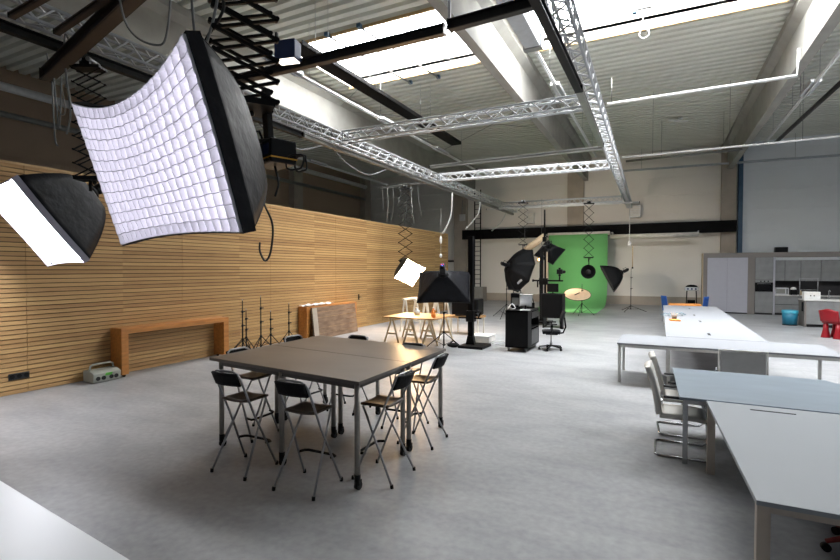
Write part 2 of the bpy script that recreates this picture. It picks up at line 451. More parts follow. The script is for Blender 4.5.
m = MB().box((-.22, 0, 0), (.22, 10, .02)).box((-.22, 0, 0), (-.2, 10, .12)).box((.2, 0, 0), (.22, 10, .12)); m.build('tray', 'black', r)
m = MB()
for i, x in enumerate((-.14, -.05, .05, .14)): m.tube([(x, .02, .06), (x, 9.98, .06)], .03, 6)
m.build('conduit', 'rail_brown', r)
for y in (1, 7):
    for x in (-.2, .2): MB().tube([(x, y, .1), (x, y, 1.59)], .007, 5).build('suspension_wire', 'steel', r)
r = thing('ceiling_duct', 'grey metal duct box beside the middle roof beam', 'duct', (-3.0, 7.6, 7.8)); MB().box((-.2, 0, 0), (.2, 4.9, .3)).build('duct', 'pipe_grey', r, bevel=.02); MB().box((-.24, 4.9, -.03), (.24, 5.1, .33)).build('end_flange', 'steel', r)
def pipe(lab, pts, rad, mt, name='ceiling_pipe', cat='pipe', group='suspended pipes', drops=(), zt=DZ):
    p0 = Vector(pts[0]); r = thing(name, lab, cat, p0, 0, group)
    q = [Vector(p) - p0 for p in pts]; MB().tube(q, rad, 10).build('pipe', mt, r)
    for d in drops: d = Vector(d) - p0; MB().tube([d, (d.x, d.y, zt - p0.z - .005)], .008, 6).build('hanger_rod', 'rail_grey', r)
pipe('white square ended pipe from truss to the far roof beam, nearer one', [(-1.3, 13.85, 6.5), (2.75, 13.75, 6.5), (2.78, 13.75, 7.1)], .035, 'white_paint', drops=[(-1.2, 13.85, 6.5)], zt=7.2)
pipe('white pipe below the deck, farther one close to the back wall', [(-1.4, 20.7, 6.5), (6.5, 20.6, 6.5)], .035, 'white_paint', drops=[(-.3, 20.7, 6.5), (2.2, 20.65, 6.5), (4.3, 20.6, 6.5)])
pipe('thin steel pipe along the back wall over the blue post', [(-2.2, 30.2, 7.75), (12, 30, 7.55)], .06, 'pipe_grey', drops=[(-1, 30.15, 7.75), (6, 30.1, 7.65)])
pipe('dark rail over the kitchen pointing at the blue post', [(4.6, 14, 7.3), (4.2, 24.3, 7.3)], .07, 'rail_dark', drops=[(4.5, 17, 7.3), (4.3, 21, 7.3)])
pipe('grey rail just below the deck close to the back wall', [(-1.5, 24.9, 7.2), (3.1, 24.6, 7.2)], .05, 'rail_grey', drops=[(0, 24.8, 7.2), (2.4, 24.6, 7.2)])
pipe('light pipe high on the outer wall', [(-19.4, 3, 8.1), (-19.4, 30, 8.1)], .14, 'white_paint')
pipe('dark pipe along the outer wall below the light pipe', [(-19.6, 3, 7.25), (-19.6, 30.2, 7.25)], .1, 'rail_grey')
for i, (x, lab) in enumerate(((-8.6, 'blue grey actuator rod across the near skylight, timber wall side'), (-7.5, 'blue grey actuator rod across the near skylight, beam side'))):
    r = thing('skylight_rod', lab, 'rod', (x, 11.3, 8.78), 0, 'skylight rods')
    MB().tube([(0, 0, 0), (.5, 4.2, 0)], .03, 8).build('rod', 'steel', r)
    MB().cbox((0, 0, .03), (.12, .12, .1)).build('bracket', 'blue_paint', r); MB().cbox((.5, 4.2, .03), (.12, .12, .1)).build('bracket', 'blue_paint', r)

# cables
def cable(lab, pts, rad, mt, group=None, cat='cable', name='hanging_cable'):
    P = [Vector(p) for p in pts]; q = []
    n = len(P)
    for i in range(n - 1):
        p0 = P[max(i - 1, 0)]; p1 = P[i]; p2 = P[i + 1]; p3 = P[min(i + 2, n - 1)]
        for k in range(8):
            t = k / 8
            q.append(.5 * ((2 * p1) + (p2 - p0) * t + (2 * p0 - 5 * p1 + 4 * p2 - p3) * t * t + (3 * p1 - p0 - 3 * p2 + p3) * t ** 3))
    q.append(P[-1]); o = P[0].copy()
    ob = MB().tube([x - o for x in q], rad, 6).build(name, mt); ob.location = o
    return tag(ob, lab, cat, group)

# ------------------------------------------------------------------ softboxes
def rect_rim(W, H, n=10, sag=(0, 0, 0, 0)):
    # perimeter points, counter clockwise from the lower left; sag pulls each side inwards (bottom, right, top, left)
    pts = []
    c = [(-W / 2, -H / 2), (W / 2, -H / 2), (W / 2, H / 2), (-W / 2, H / 2)]
    inn = [(0, 1), (-1, 0), (0, -1), (1, 0)]
    for s in range(4):
        a, b = c[s], c[(s + 1) % 4]
        for i in range(n):
            t = i / n; k = 4 * t * (1 - t) * sag[s]
            pts.append((a[0] + (b[0] - a[0]) * t + inn[s][0] * k, a[1] + (b[1] - a[1]) * t + inn[s][1] * k))
    return pts
def octa_rim(R, n=5, sag=.03, k=8):
    pts = []
    for s in range(k):
        a0 = 2 * PI * (s + .5) / k; a1 = 2 * PI * (s + 1.5) / k
        A = (R * math.cos(a0), R * math.sin(a0)); B = (R * math.cos(a1), R * math.sin(a1))
        for i in range(n):
            t = i / n; q = 1 - sag * 4 * t * (1 - t)
            pts.append(((A[0] + (B[0] - A[0]) * t) * q, (A[1] + (B[1] - A[1]) * t) * q))
    return pts
def softbox(lab, mtx, rim, depth, dif, shell='nylon_black', power=.55, recess=.04, lip=.035, grid=None, label_at=None, seams=8, group=None, ring=.09, strobe=True, rimmat='rim_grey', leds=False, name='softbox'):
    r = thing(name, lab, 'softbox', matrix=mtx, group=group)
    n = len(rim); NT = 10
    def sc_(t): return max(0.0, (1 - t)) ** power
    m = MB(); vs = []
    for j in range(NT + 1):
        t = j / NT; s = sc_(t)
        for k, (x, y) in enumerate(rim):
            a = math.atan2(y, x); rx, ry = ring * math.cos(a), ring * math.sin(a)
            vs.append((rx + (x - rx) * s, ry + (y - ry) * s, -depth * t))
    fs = [(j * n + k, (j + 1) * n + k, (j + 1) * n + (k + 1) % n, j * n + (k + 1) % n) for j in range(NT) for k in range(n)]
    m.add(vs, fs, True); m.build('shell', shell, r, solid=.008)
    # rim band
    m = MB(); vs = [(x, y, lip) for x, y in rim] + [(x * 1.006, y * 1.006, -.02) for x, y in rim]
    m.add(vs, [(k, n + k, n + (k + 1) % n, (k + 1) % n) for k in range(n)], False)
    m.build('rim_band', rimmat, r, solid=.012)
    # diffuser
    m = MB(); cx = [(0, 0, -recess)]
    q = sc_(recess / depth) * .985
    vs = [(x * q, y * q, -recess) for x, y in rim] + [(x * .5, y * .5, -recess + .015) for x, y in rim] + [(0, 0, -recess + .02)]
    m.add(vs, [(k, (k + 1) % n, n + (k + 1) % n, n + k) for k in range(n)] + [(n + k, n + (k + 1) % n, 2 * n) for k in range(n)], True)
    m.build('diffuser', dif, r)
    # seams along the rods
    m = MB(); step = n // seams
    for s in range(seams):
        x, y = rim[s * step % n]; a = math.atan2(y, x); rx, ry = ring * math.cos(a), ring * math.sin(a)
        m.tube([((rx + (x - rx) * sc_(j / NT)) * 1.002, (ry + (y - ry) * sc_(j / NT)) * 1.002, -depth * j / NT) for j in range(NT + 1)], .005, 5)
    m.build('seam_piping', 'nylon_black', r)
    if grid: grid(r)
    if label_at:
        t, k, w, h = label_at
        s = sc_(t); x, y = rim[k]; p = Vector((x * s * 1.02, y * s * 1.02, -depth * t))
        s2 = sc_(t + .05); q = Vector((x * s2, y * s2, -depth * (t + .05)))
        x2, y2 = rim[(k + 1) % n]; x3, y3 = rim[k - 1]
        tx = Vector((x2 - x3, y2 - y3, 0)).normalized(); ty = (q - p).normalized(); nz = tx.cross(ty)
        if nz.dot(Vector((x, y, 0))) < 0: nz = -nz
        m = MB(); c = p + nz * .012
        for i in range(5):
            a = c + tx * (-w / 2 + w * (i + .1) / 5); b = c + tx * (-w / 2 + w * (i + .85) / 5)
            m.add([a - ty * h / 2, b - ty * h / 2, b + ty * h / 2, a + ty * h / 2], [(0, 1, 2, 3)])
        m.build('printed_label', 'label', r, solid=.004)
    if strobe:
        m = MB().lathe([(ring + .03, -depth + .03), (ring + .04, -depth), (ring + .03, -depth - .03), (0, -depth - .03)])
        m.build('speed_ring', 'black', r)
        m = MB().cyl((0, 0, -depth - .02), (0, 0, -depth - .34), .065, .06); m.box((-.07, -.09, -depth - .3), (.07, .02, -depth - .08))
        h = m.build('strobe_head', 'black_gloss', r, bevel=.008)
        MB().tube([(-.05, 0, -depth - .1), (-.05, .13, -depth - .12), (-.05, .13, -depth - .26), (-.05, 0, -depth - .28)], .012, 6).build('carry_handle', 'black', h)
        MB().cyl((0, 0, -depth - .335), (0, 0, -depth - .348), .052).build('display_panel', 'led_blue' if leds else 'rail_dark', h)
        if leds:
            for x, q in ((-.026, 'led_pink'), (.026, 'led_pink'), (0, 'led_cyan')): MB().ball((x, .01 if q == 'led_pink' else -.022, -depth - .35), .013, 8).build('status_light', q, h)
    return r

def pantograph(lab, top, length, width, n, planes=(0,), rz=0, th=.02, deepth=.012, tilt=None, name='pantograph_hanger'):
    r = thing(name, lab, 'pantograph', top, rz, 'scissor pantograph hangers')
    if tilt: r.rotation_euler = (tilt[0], tilt[1], rz)
    h = length / n; w = width / 2
    for yp in planes:
        m = MB()
        for i in range(n):
            z0, z1 = -.08 - i * h, -.08 - (i + 1) * h
            m.bar((-w, yp - deepth / 2, z0), (w, yp - deepth / 2, z1), deepth, th, (0, 1, 0)); m.bar((w, yp + deepth / 2, z0), (-w, yp + deepth / 2, z1), deepth, th, (0, 1, 0))
        for i in range(n + 1):
            z = -.08 - i * h
            for x in (-w, w): m.cyl((x, yp - deepth * 1.3, z), (x, yp + deepth * 1.3, z), th * .62, seg=8)
        m.build('scissor_lattice', 'black', r)
    y0, y1 = min(planes) - .05, max(planes) + .05
    m = MB().box((-w * 1.05, y0, -.08), (w * 1.05, y1, -.04)).box((-.07, y0 + .01, -.05), (.07, y1 - .01, .05))
    m.build('top_carriage', 'black', r, bevel=.006)
    for x in (-.06, .06): MB().cyl((x, y0 - .01, .03), (x, y1 + .01, .03), .03, seg=12).build('wheel', 'steel', r)
    m = MB().box((-w * .9, y0, -.08 - length - .05), (w * .9, y1, -.08 - length)).cyl((0, 0, -.08 - length - .05), (0, 0, -.08 - length - .2), .022)
    b = m.build('bottom_bracket', 'black', r)
    MB().ball((.06, 0, -.16 - length), .028).build('knob', 'black_gloss', b)
    return r

def quadframe(a, b, d):
    a, b, d = Vector(a), Vector(b), Vector(d); x = (b - a); y = (a - d)
    z = x.cross(y).normalized(); x.normalize(); y = z.cross(x)
    return Matrix((x, y, z)).transposed()
# big gridded softbox
a, b, c, d = Vector((-4.22, 2.583, 3.42)) , Vector((-2.413, 2.236, 3.449)), Vector((-2.364, 2.582, 2.309)), Vector((-4.172, 2.928, 2.282))
K = .839
CAM = Vector((0, 0, 2.1))
a, b, c, d = [CAM + Vector((.055, .03, .025)) + K * (Vector(p) - CAM) for p in ((-5.031, 2.675, 3.674), (-2.876, 2.262, 3.707), (-2.817, 2.674, 2.349), (-4.972, 3.087, 2.317))]
R = quadframe(a, b, d); ctr = (a + b + c + d) / 4
HW, HH = (b - a).length * .97, (a - d).length * .98
SAG = (.04, -.02, .17, .0)
def hero_grid(root):
    hx, hy = HW / 2 * .985, HH / 2 * .985
    def warp(x, y):
        kx = 1 - (x / hx) ** 2; ky = 1 - (y / hy) ** 2
        f = (y + hy) / (2 * hy)
        top = hy - SAG[2] * kx; bot = -hy + SAG[0] * kx
        yy = bot + (top - bot) * f
        g = (x + hx) / (2 * hx); xr = hx - SAG[1] * ky; xl = -hx + SAG[3] * ky
        return xl + (xr - xl) * g, yy
    nx, ny = 20, 13
    def strip(line, cells, hor):
        m = MB(); N = cells * 6
        for k in line:
            amp0 = .003 if hor else .0
            def fn(u, v, k=k):
                ph = u * cells * PI; wv = math.sin(ph + (PI if k % 2 else 0)) * amp0 * (1 if 0 < k < (ny if hor else nx) else 0)
                flare = 1
                zz = -.005 + v * .09
                if hor: x, y = -hx + 2 * hx * u, -hy + 2 * hy * k / ny + wv * flare
                else: x, y = -hx + 2 * hx * k / nx + wv * flare, -hy + 2 * hy * u
                x, y = warp(max(-hx, min(hx, x)), max(-hy, min(hy, y)))
                bulge = .035 * (1 - (x / hx) ** 2) * (1 - (y / hy) ** 2)
                return (x, y, zz + bulge + .002 * math.sin(ph * 2 + k * 1.7) * v)
            m.grid(fn, N, 2, False)
        return m
    m = strip(range(0, ny + 1), nx, True)
    o = m.build('fabric_grid', 'grid_fabric', root, solid=.004, label='white woven fabric egg crate grid')
    m2 = strip(range(0, nx + 1), ny, False); m2.build('grid_strips', 'grid_fabric', root, solid=.004)
rim = rect_rim(HW, HH, 12, (SAG[0], SAG[1], SAG[2], SAG[3]))
softbox('large black softbox with white gridded front hanging nearest the camera', Matrix.Translation(ctr) @ R.to_4x4(), rim, .7, 'dif_hero', 'nylon', power=.62, recess=.03, lip=.07, grid=hero_grid, seams=4, rimmat='nylon', strobe=True, ring=.16)
# strobe pack and arm behind it
back = R @ Vector((0, 0, -1))
sp = CAM + Vector((-3.0, 3.2, .99))
r = thing('lamp_ballast', 'black flash generator box with yellow line hanging behind the big softbox', 'generator', sp, -.35)
MB().box((-.17, -.12, -.1), (.17, .12, .1)).build('case', 'black_gloss', r, bevel=.015)
MB().box((-.172, -.122, -.062), (.172, .122, -.05)).build('yellow_stripe', 'orange_led', r)
MB().box((-.1, -.124, -.03), (.13, -.12, .06)).build('display_panel', 'led_blue', r)
MB().bar((-.1, 0, .1), (-.17, 0, .6), .05, .09).build('support_arm', 'black', r)
for i in range(5): MB().cyl((-.12 + i * .06, -.118, -.08), (-.12 + i * .06, -.135, -.08), .012, seg=8).build('socket', 'black', r)
def coil(c, rr, n, ax=.6):
    return [Vector(c) + Vector((rr * math.cos(i * .7) * (1 + .1 * math.sin(i)), .05 * math.sin(i * .33), rr * math.sin(i * .7) * .9 + .01 * math.sin(i * 2.1))) for i in range(n)]
cable('coiled black cable beside the yellow lined generator box', coil(sp + Vector((.24, .02, -.09)), .08, 26), .008, 'cable_black')
cable('black cable with inline switch looping below the big softbox corner', [sp + Vector((-.05, -.1, -.1)), sp + Vector((-.02, -.12, -.4)), sp + Vector((.12, -.16, -.62)), sp + Vector((.1, -.16, -.84)), sp + Vector((0, -.12, -.92)), sp + Vector((-.1, -.08, -.84)), sp + Vector((-.12, -.06, -.76))], .009, 'cable_black')
cable('short loose black cable hanging under the generator box', [sp + Vector((0, 0, -.1)), sp + Vector((.04, 0, -.25)), sp + Vector((.0, 0, -.36))], .01, 'cable_black')
pantograph('black triple scissor pantograph holding the big gridded softbox', (-3.2, 3.05, 5.0), 1.4, .5, 8, (-.14, .14), rz=.95, th=.03, deepth=.024)
cable('grey cable running up along the triple pantograph', [(-3.25, 2.85, 3.55), (-3.4, 2.8, 3.9), (-3.15, 2.8, 4.2), (-3.3, 2.8, 4.5), (-3.1, 2.85, 4.8), (-3.2, 2.9, 5.2)], .012, 'cable_black')
# left softbox
p = [Vector(x) for x in ((-7.668, 3.365, 3.335), (-7.531, 4.187, 2.233), (-8.696, 4.276, 2.180), (-8.833, 3.454, 3.282))]
ctr2 = sum(p, Vector()) / 4
R2 = quadframe(p[0], p[3], p[1])
if (R2 @ Vector((0, 0, 1))).dot(CAM - ctr2) < 0: R2 = quadframe(p[3], p[0], p[2])
softbox('black softbox with plain glowing white front cut by the photo edge', Matrix.Translation(ctr2) @ R2.to_4x4(), rect_rim(1.17, 1.38, 8, (.03, .04, .03, .04)), .95, 'dif_left', 'nylon', power=.5, lip=.07, recess=.01, seams=4)
pantograph('black scissor pantograph hanging behind the left edge of the big softbox', (-7.22, 4.05, 4.98), 1.5, .38, 8, (-.06, .06), rz=.5, th=.022)
cable('grey cable drooping from the skewed rail beside the pantograph', [(-7.1, 3.8, 5.0), (-7.3, 3.8, 5.3), (-7.5, 3.9, 4.9), (-7.4, 3.9, 4.3), (-7.5, 3.9, 4.0)], .014, 'cable_grey')
# hanging cables above the big softbox
for i, (pts, lab) in enumerate([
    ([(-5.1, 3.1, 5.6), (-5.05, 3.2, 4.7), (-4.7, 3.3, 4.42), (-4.5, 3.3, 4.6), (-4.4, 3.3, 5.7)], 'grey cable hanging in a loop left of the big softbox top'),
    ([(-3.6, 2.8, 5.3), (-3.45, 2.75, 4.2), (-3.35, 2.7, 3.9)], 'thin grey cable dropping to the big softbox top, timber side'),
    ([(-3.0, 2.75, 5.3), (-3.15, 2.75, 4.3), (-3.3, 2.75, 3.9)], 'thin grey cable dropping to the big softbox top, pantograph side'),
    ([(-8.0, 4.0, 4.9), (-7.9, 4.0, 4.2), (-7.85, 4.0, 4.35), (-7.8, 4.0, 4.9)], 'grey cable loop hanging under the skewed rail end'),
    ([(-8.15, 4.05, 4.9), (-8.2, 4.1, 4.1), (-8.12, 4.1, 3.95)], 'loose grey cable end hanging below the skewed rail end'),
    ([(-9.2, 4.5, 5.7), (-8.9, 4.5, 4.75), (-8.5, 4.4, 4.6), (-8.2, 4.2, 4.9)], 'long slack grey cable in the top corner over the timber wall')]):
    cable(lab, pts, .011, 'cable_grey', 'cables hanging from the rails')

# far hanging softbox, its pantograph and cables
h1 = Vector((-8.08, 15.42, 1.96))
softbox('small black softbox glowing warm white by the end of the timber wall', frame(h1, (.62, -.55, -.45), -.45), rect_rim(.86, .86, 6, (.02,) * 4), .68, 'dif_warm', power=.42, lip=.02, recess=.0, seams=4)
pantograph('slim black scissor pantograph over the warm glowing softbox', (-8.42, 15.7, 5.12), 2.62, .5, 8, (0,), rz=.45, th=.03, deepth=.02)
for i in range(7):
    x = -9.5 + i * .27 + random.uniform(-.04, .04); y = 15.88 - (x + 9.6) * .15; l = random.uniform(.6, 1.9)
    cable('pale cable hanging from the short rail above the timber wall end', [(x, y, 5.17), (x + .05, y - .02, 5.17 - l * .5), (x + random.uniform(-.1, .15), y, 5.17 - l)], .006, 'cable_white' if i % 2 else 'cable_grey', 'pale cables hanging from the short rail')
cable('thick white hose hanging under the long truss, nearer to the timber wall end', [(-7.35, 17.6, 5.1), (-7.4, 17.6, 4.2), (-7.75, 17.6, 3.5)], .035, 'cable_white')
cable('thick white hose hanging under the long truss, nearer to the black wall beam', [(-7.4, 21, 5.15), (-7.5, 21, 4.6), (-8.1, 21, 3.95)], .035, 'cable_white')
cable('thick white hose swagged beside the black beam end', [(-7.5, 25.5, 5.1), (-7.8, 25.5, 4.6), (-8.3, 25.5, 4.2)], .035, 'cable_white')
cable('white cable swagging between rail clamps under the long truss, nearer one', [(-7.6, 9.8, 5.2), (-7.6, 8.9, 4.9), (-7.6, 8.0, 5.0), (-7.6, 7.5, 5.3)], .02, 'cable_grey', 'swagged cables')
cable('white cable swagging between rail clamps under the long truss, farther one', [(-7.6, 13.0, 5.2), (-7.65, 12, 4.85), (-7.65, 11, 4.95), (-7.6, 10.2, 5.2)], .02, 'cable_grey', 'swagged cables')
r = thing('pull_pendant', 'white pull cord pendant in front of the timber wall end', 'pull cord', (-8.1, 18.2, 4.6)); MB().tube([(0, 0, 0), (0, 0, -1.9)], .008, 5).build('cord', 'cable_white', r); MB().ball((0, 0, -1.3), (.06, .06, .16)).build('weight', 'white_paint', r); MB().ball((0, 0, -1.95), (.06, .06, .09)).build('grip', 'white_paint', r)
cable('white looped cord hanging below the far skylight', [(-.47, 14.1, 8.9), (-.47, 14.1, 8.55), (-.42, 14.1, 8.42), (-.33, 14.1, 8.34), (-.34, 14.1, 8.22), (-.46, 14.1, 8.17), (-.55, 14.1, 8.26), (-.52, 14.1, 8.38), (-.46, 14.1, 8.46)], .012, 'cable_white')
r = thing('skylight_actuator', 'small grey actuator bracket at the far skylight glass', 'actuator', (-.47, 14.1, 8.98)); MB().box((-.2, -.05, -.04), (.2, .05, .1)).build('bracket', 'steel', r); MB().box((-.26, -.06, -.12), (-.16, .06, .16)).build('end_block', 'blue_paint', r)
for lab, p, q in (('steel bracing cable crossing below the deck behind the near skylight, rising to the middle beam', (-10.9, 15.2, 8.3), (-4.4, 10.3, 8.3)), ('steel bracing cable crossing below the deck behind the near skylight, falling to the middle beam', (-10.9, 9.0, 8.3), (-4.4, 14.3, 8.3)),
                  ('thin bracing cable between the cross trusses, rising to the middle beam', (-10.9, 23.8, 8.3), (-4.4, 18.2, 8.3)), ('thin bracing cable between the cross trusses, falling to the middle beam', (-10.9, 16.0, 8.3), (-4.4, 21.8, 8.3))):
    p, q = Vector(p), Vector(q); ob = MB().tube([(0, 0, 0), q - p], .012, 6).build('bracing_cable', 'rail_grey'); ob.location = p; tag(ob, lab, 'cable', 'roof bracing cables')
r = thing('smoke_sensor', 'white sensor arm fixed under the deck over the white tables', 'sensor', (.75, 24.6, 8.9), .5); MB().cyl((0, 0, -.12), (0, 0, 0), .09).build('base', 'white_paint', r); MB().bar((-.5, 0, -.17), (.45, .25, -.12), .14, .05).build('arm', 'white_paint', r)
# blue work light on the tray
bl = CAM + Vector((-5.0, 5.62, 3.24))
r = thing('led_panel', 'blue square work light clamped above the long dark cross rail', 'work light', bl, .2)
MB().box((-.17, -.1, -.14), (.17, .1, .14)).build('housing', 'led_blue', r, bevel=.015)
MB().box((-.15, -.09, -.155), (.15, .09, -.138)).build('lamp_glass', 'led_glass', r)
m = MB()
for i in range(6): m.box((-.12, .1, -.1 + i * .035), (.12, .13, -.09 + i * .035))
m.build('heat_sink', 'black', r)
MB().bar((-.185, 0, .0), (-.185, 0, .3), .03, .05).box((-.2, -.03, -.03), (-.16, .03, .03)).build('clamp_bracket', 'black', r)

# ------------------------------------------------------------------ bar table and stools
TB = thing('bar_table', 'large square grey brown bar height table ringed by folding stools', 'table', (-3.68, 4.94, 0), -.075)
def lerp2(u, v):   # the four corners of the pushed together tops
    A, B, Cc, Dd = (-1.03, -1.03), (1.27, -1.11), (1.09, .98), (-1.22, 1.08)
    return tuple((A[i] * (1 - u) + B[i] * u) * (1 - v) + (Dd[i] * (1 - u) + Cc[i] * u) * v for i in (0, 1))
for va, vb in ((0, .4985), (.5015, 1)):
    MB().prism([(*lerp2(0, va), 1.015), (*lerp2(1, va), 1.015), (*lerp2(1, vb), 1.015), (*lerp2(0, vb), 1.015)], (0, 0, .035)).build('tabletop', 'bar_top', TB, bevel=.004)
    m = MB(); p = [lerp2(u, v) for u, v in ((.06, va + .025), (.97, va + .025), (.97, vb - .025), (.06, vb - .025))]
    for i in range(4): m.bar((*p[i], .99), (*p[(i + 1) % 4], .99), .03, .05)
    m.build('apron', 'bar_edge', TB)
for u in (.07, .52, .975):
    for v in (.025, .465, .535, .97):
        x, y = lerp2(u, v)
        l = MB().tube([(x, y, .09), (x, y, 1.015)], .028, 14).build('leg', 'table_leg', TB)
        MB().tube([(x, y, .07), (x, y, .15)], .031, 14).box((x - .03, y - .012, .05), (x - .022, y + .03, .1)).box((x + .022, y - .012, .05), (x + .03, y + .03, .1)).build('caster_fork', 'black', l)
        MB().cyl((x - .02, y + .01, .04), (x + .02, y + .01, .04), .04, seg=18).build('caster_wheel', 'black', l)
def make_stool(lab):
    # sitter faces +y; rear feet at y=-.225, front feet at y=.225
    r = thing('folding_bar_stool', lab, 'bar stool', (0, 0, 0), 0, 'folding stools around the bar table')
    m = MB(); W = .178
    # long frame: front feet up to the backrest loop
    def L1(z): t = z / 1.06; return .225 - .47 * t
    pts = [(-W - .05, L1(0.012), .012), (-W, L1(.6), .6), (-W, L1(1.0), 1.0), (-W + .015, L1(1.05), 1.05), (-W + .06, L1(1.075), 1.075), (W - .06, L1(1.075), 1.075), (W - .015, L1(1.05), 1.05), (W, L1(1.0), 1.0), (W, L1(.6), .6), (W + .05, L1(.012), .012)]
    m.tube(pts, .0115, 8); m.build('back_frame', 'stool_tube', r)
    m = MB()
    for s in (-1, 1): m.tube([(s * (W - .02), .15, .735), (s * (W + .055), -.225, .012)], .0115, 8)
    m.tube([(-W + .03, .15, .735), (W - .03, .15, .735)], .0115, 8)
    m.build('rear_frame', 'stool_tube', r)
    m = MB()
    def seat(u, v):
        return (-.17 + .34 * u, -.14 + .31 * v, .755 + .012 * math.cos((u - .5) * PI) * -1 + (.006 if v < .05 else 0))
    m.grid(seat, 10, 8); m.build('seat', 'stool_seat', r, solid=.022)
    m = MB()
    def bk(u, v):
        z = .93 + .13 * v; return (-.172 + .344 * u, L1(z) - .02 - .03 * math.sin(u * PI), z + .005 * math.sin(u * PI) * v)
    m.grid(bk, 12, 4); m.build('backrest', 'black_soft', r, solid=.02)
    m = MB(); z = .27
    m.tube([(-W - .012, L1(z), z), (-W - .01, L1(z) + .07, z - .01), (-W + .03, L1(z) + .09, z - .01), (W - .03, L1(z) + .09, z - .01), (W + .01, L1(z) + .07, z - .01), (W + .012, L1(z), z)], .014, 8)
    m.build('footrest', 'black', r)
    for x, y in ((-W - .05, .225), (W + .05, .225), (-W - .055, -.225), (W + .055, -.225)):
        MB().tube([(x, y, 0), (x, y * .985, .035)], .017, 8).build('rubber_foot', 'black', r)
    return r
ST = make_stool('black folding bar stool at the near table side, nearer the timber wall')
ST.location = (-3.9, 3.69, 0); ST.rotation_euler = (0, 0, 0)
dup(ST, (-3.03, 3.66, 0), .02, 'black folding bar stool at the near table side, beside the nearest table corner')
dup(ST, (-2.5, 4.2, 0), PI / 2, 'black folding bar stool facing the timber wall, closest to the camera')
dup(ST, (-2.58, 5.26, 0), PI / 2 + .03, 'black folding bar stool facing the timber wall, farther along its table side')
dup(ST, (-4.62, 4.5, 0), -PI / 2, 'black folding bar stool with its back to the timber wall, near table corner')
dup(ST, (-4.78, 5.7, 0), -PI / 2 - .1, 'black folding bar stool peeking over the table edge on the timber wall side')
dup(ST, (-4.15, 5.95, 0), PI, 'black folding bar stool peeking over the far table edge')
dup(ST, (-3.03, 5.64, 0), PI + .02, 'black folding bar stool under the far table edge, next to the white trestles')

# ------------------------------------------------------------------ along the timber wall
def bench(lab, y0, y1, x0, x1, h, t=.14, name='wall_bench', group='orange wood wall consoles'):
    r = thing(name, lab, 'bench', (x0, y0, 0), 0, group); w = x1 - x0; L_ = y1 - y0
    MB().box((0, 0, h - .11), (w, L_ / 2 - .002, h)).build('top_board', 'oak_top', r, bevel=.004)
    MB().box((0, L_ / 2 + .002, h - .11), (w, L_, h)).build('top_board', 'oak_top', r, bevel=.004)
    MB().box((0, 0, .05), (w, t, h - .11)).build('leg', 'oak', r, bevel=.004)
    MB().box((0, L_ - t, .05), (w, L_, h - .11)).build('leg', 'oak', r, bevel=.004)
    for x in (.05, w - .05):
        for y in (t / 2, L_ - t / 2): MB().cyl((x - .02, y, .025), (x + .02, y, .025), .025, seg=12).build('caster', 'black', r)
    return r
bench('long orange wood bench console against the timber wall, clear of clutter', 5.72, 8.3, -9.62, -9.27, .95)
bench('orange wood console behind the leaning weathered board', 11.2, 13.8, -9.62, -9.3, .98)
r = thing('weathered_board', 'weathered wood plank board leaning on the second console', 'board', (-9.1, 11.3, 0))
m = MB()
for i in range(6): m.box((-.02, 0, .005 + i * .16), (.02, 2.25, .158 + i * .16))
o = m.build('planks', 'old_wood', r); o.rotation_euler = (0, -.12, 0)
o = MB().box((.021, 0, .02), (.0225, .22, .94)).build('peeled_paint_patch', 'old_wood_paint', r); o.rotation_euler = (0, -.12, 0)
for i, (y, x) in enumerate(((11.4, -9.45), (11.85, -9.42), (12.35, -9.46))):
    m = MB()
    def fn(u, v, i=i): return (-.14 + .28 * u, -.2 + .4 * v, .05 + .03 * math.sin(u * 9 + i) * math.cos(v * 7 + i * 2) + .02 * v)
    m.grid(fn, 8, 8); o = m.build('crumpled_paper', 'paper', solid=.004); o.location = (x, y, .96); tag(o, ['crumpled white paper on the second console, nearest the camera', 'crumpled white paper in the middle of the second console', 'crumpled white paper on the second console by its far end'][i], 'paper', 'papers on the console')
def light_stand(lab, x, y, h, spread=.36, group='black tripod light stands by the timber wall', rz=0, hub=.34, name='light_stand', spig=True):
    r = thing(name, lab, 'light stand', (x, y, 0), rz, group)
    MB().tube([(0, 0, .1), (0, 0, h * .55)], .018, 10).build('lower_tube', 'black', r)
    MB().tube([(0, 0, h * .5), (0, 0, h * .8)], .014, 10).build('middle_tube', 'black', r)
    MB().tube([(0, 0, h * .78), (0, 0, h)], .011, 10).build('upper_tube', 'black', r)
    for z in (h * .54, h * .8): c = MB().cyl((0, 0, z - .035), (0, 0, z + .02), .026, seg=12).build('clamp_collar', 'black', r); MB().cyl((.02, 0, z), (.075, 0, z), .014, seg=8).build('knob', 'black_gloss', c)
    m = MB().cyl((0, 0, hub), (0, 0, hub + .05), .03, seg=12).cyl((0, 0, .1), (0, 0, .14), .028, seg=12); m.build('hub', 'black', r)
    for k in range(3):
        a = 2 * PI * k / 3; cx, sx = math.cos(a), math.sin(a)
        l = MB().tube([(.02 * cx, .02 * sx, hub + .02), (spread * cx, spread * sx, .012)], .011, 8).tube([(.02 * cx, .02 * sx, .12), (spread * .5 * cx, spread * .5 * sx, (hub + .02) * .5)], .007, 6).build('leg', 'black', r)
        MB().ball((spread * cx, spread * sx, .014), .016, 8).build('rubber_foot', 'black', l)
    if spig: MB().cyl((0, 0, h), (0, 0, h + .04), .008, seg=8).build('spigot', 'steel', r)
    return r
LS = [(-9.2, 8.66, 1.32, 'tall black light stand nearest the empty bench console'), (-9.35, 8.92, 1.06, 'short black light stand second from the empty bench console'), (-9.2, 9.27, 1.37, 'tallest black light stand in the row by the timber wall'), (-9.2, 9.62, .97, 'shortest black light stand, between the tallest one and the console'), (-9.2, 10.32, 1.13, 'black light stand closest to the leaning weathered board')]
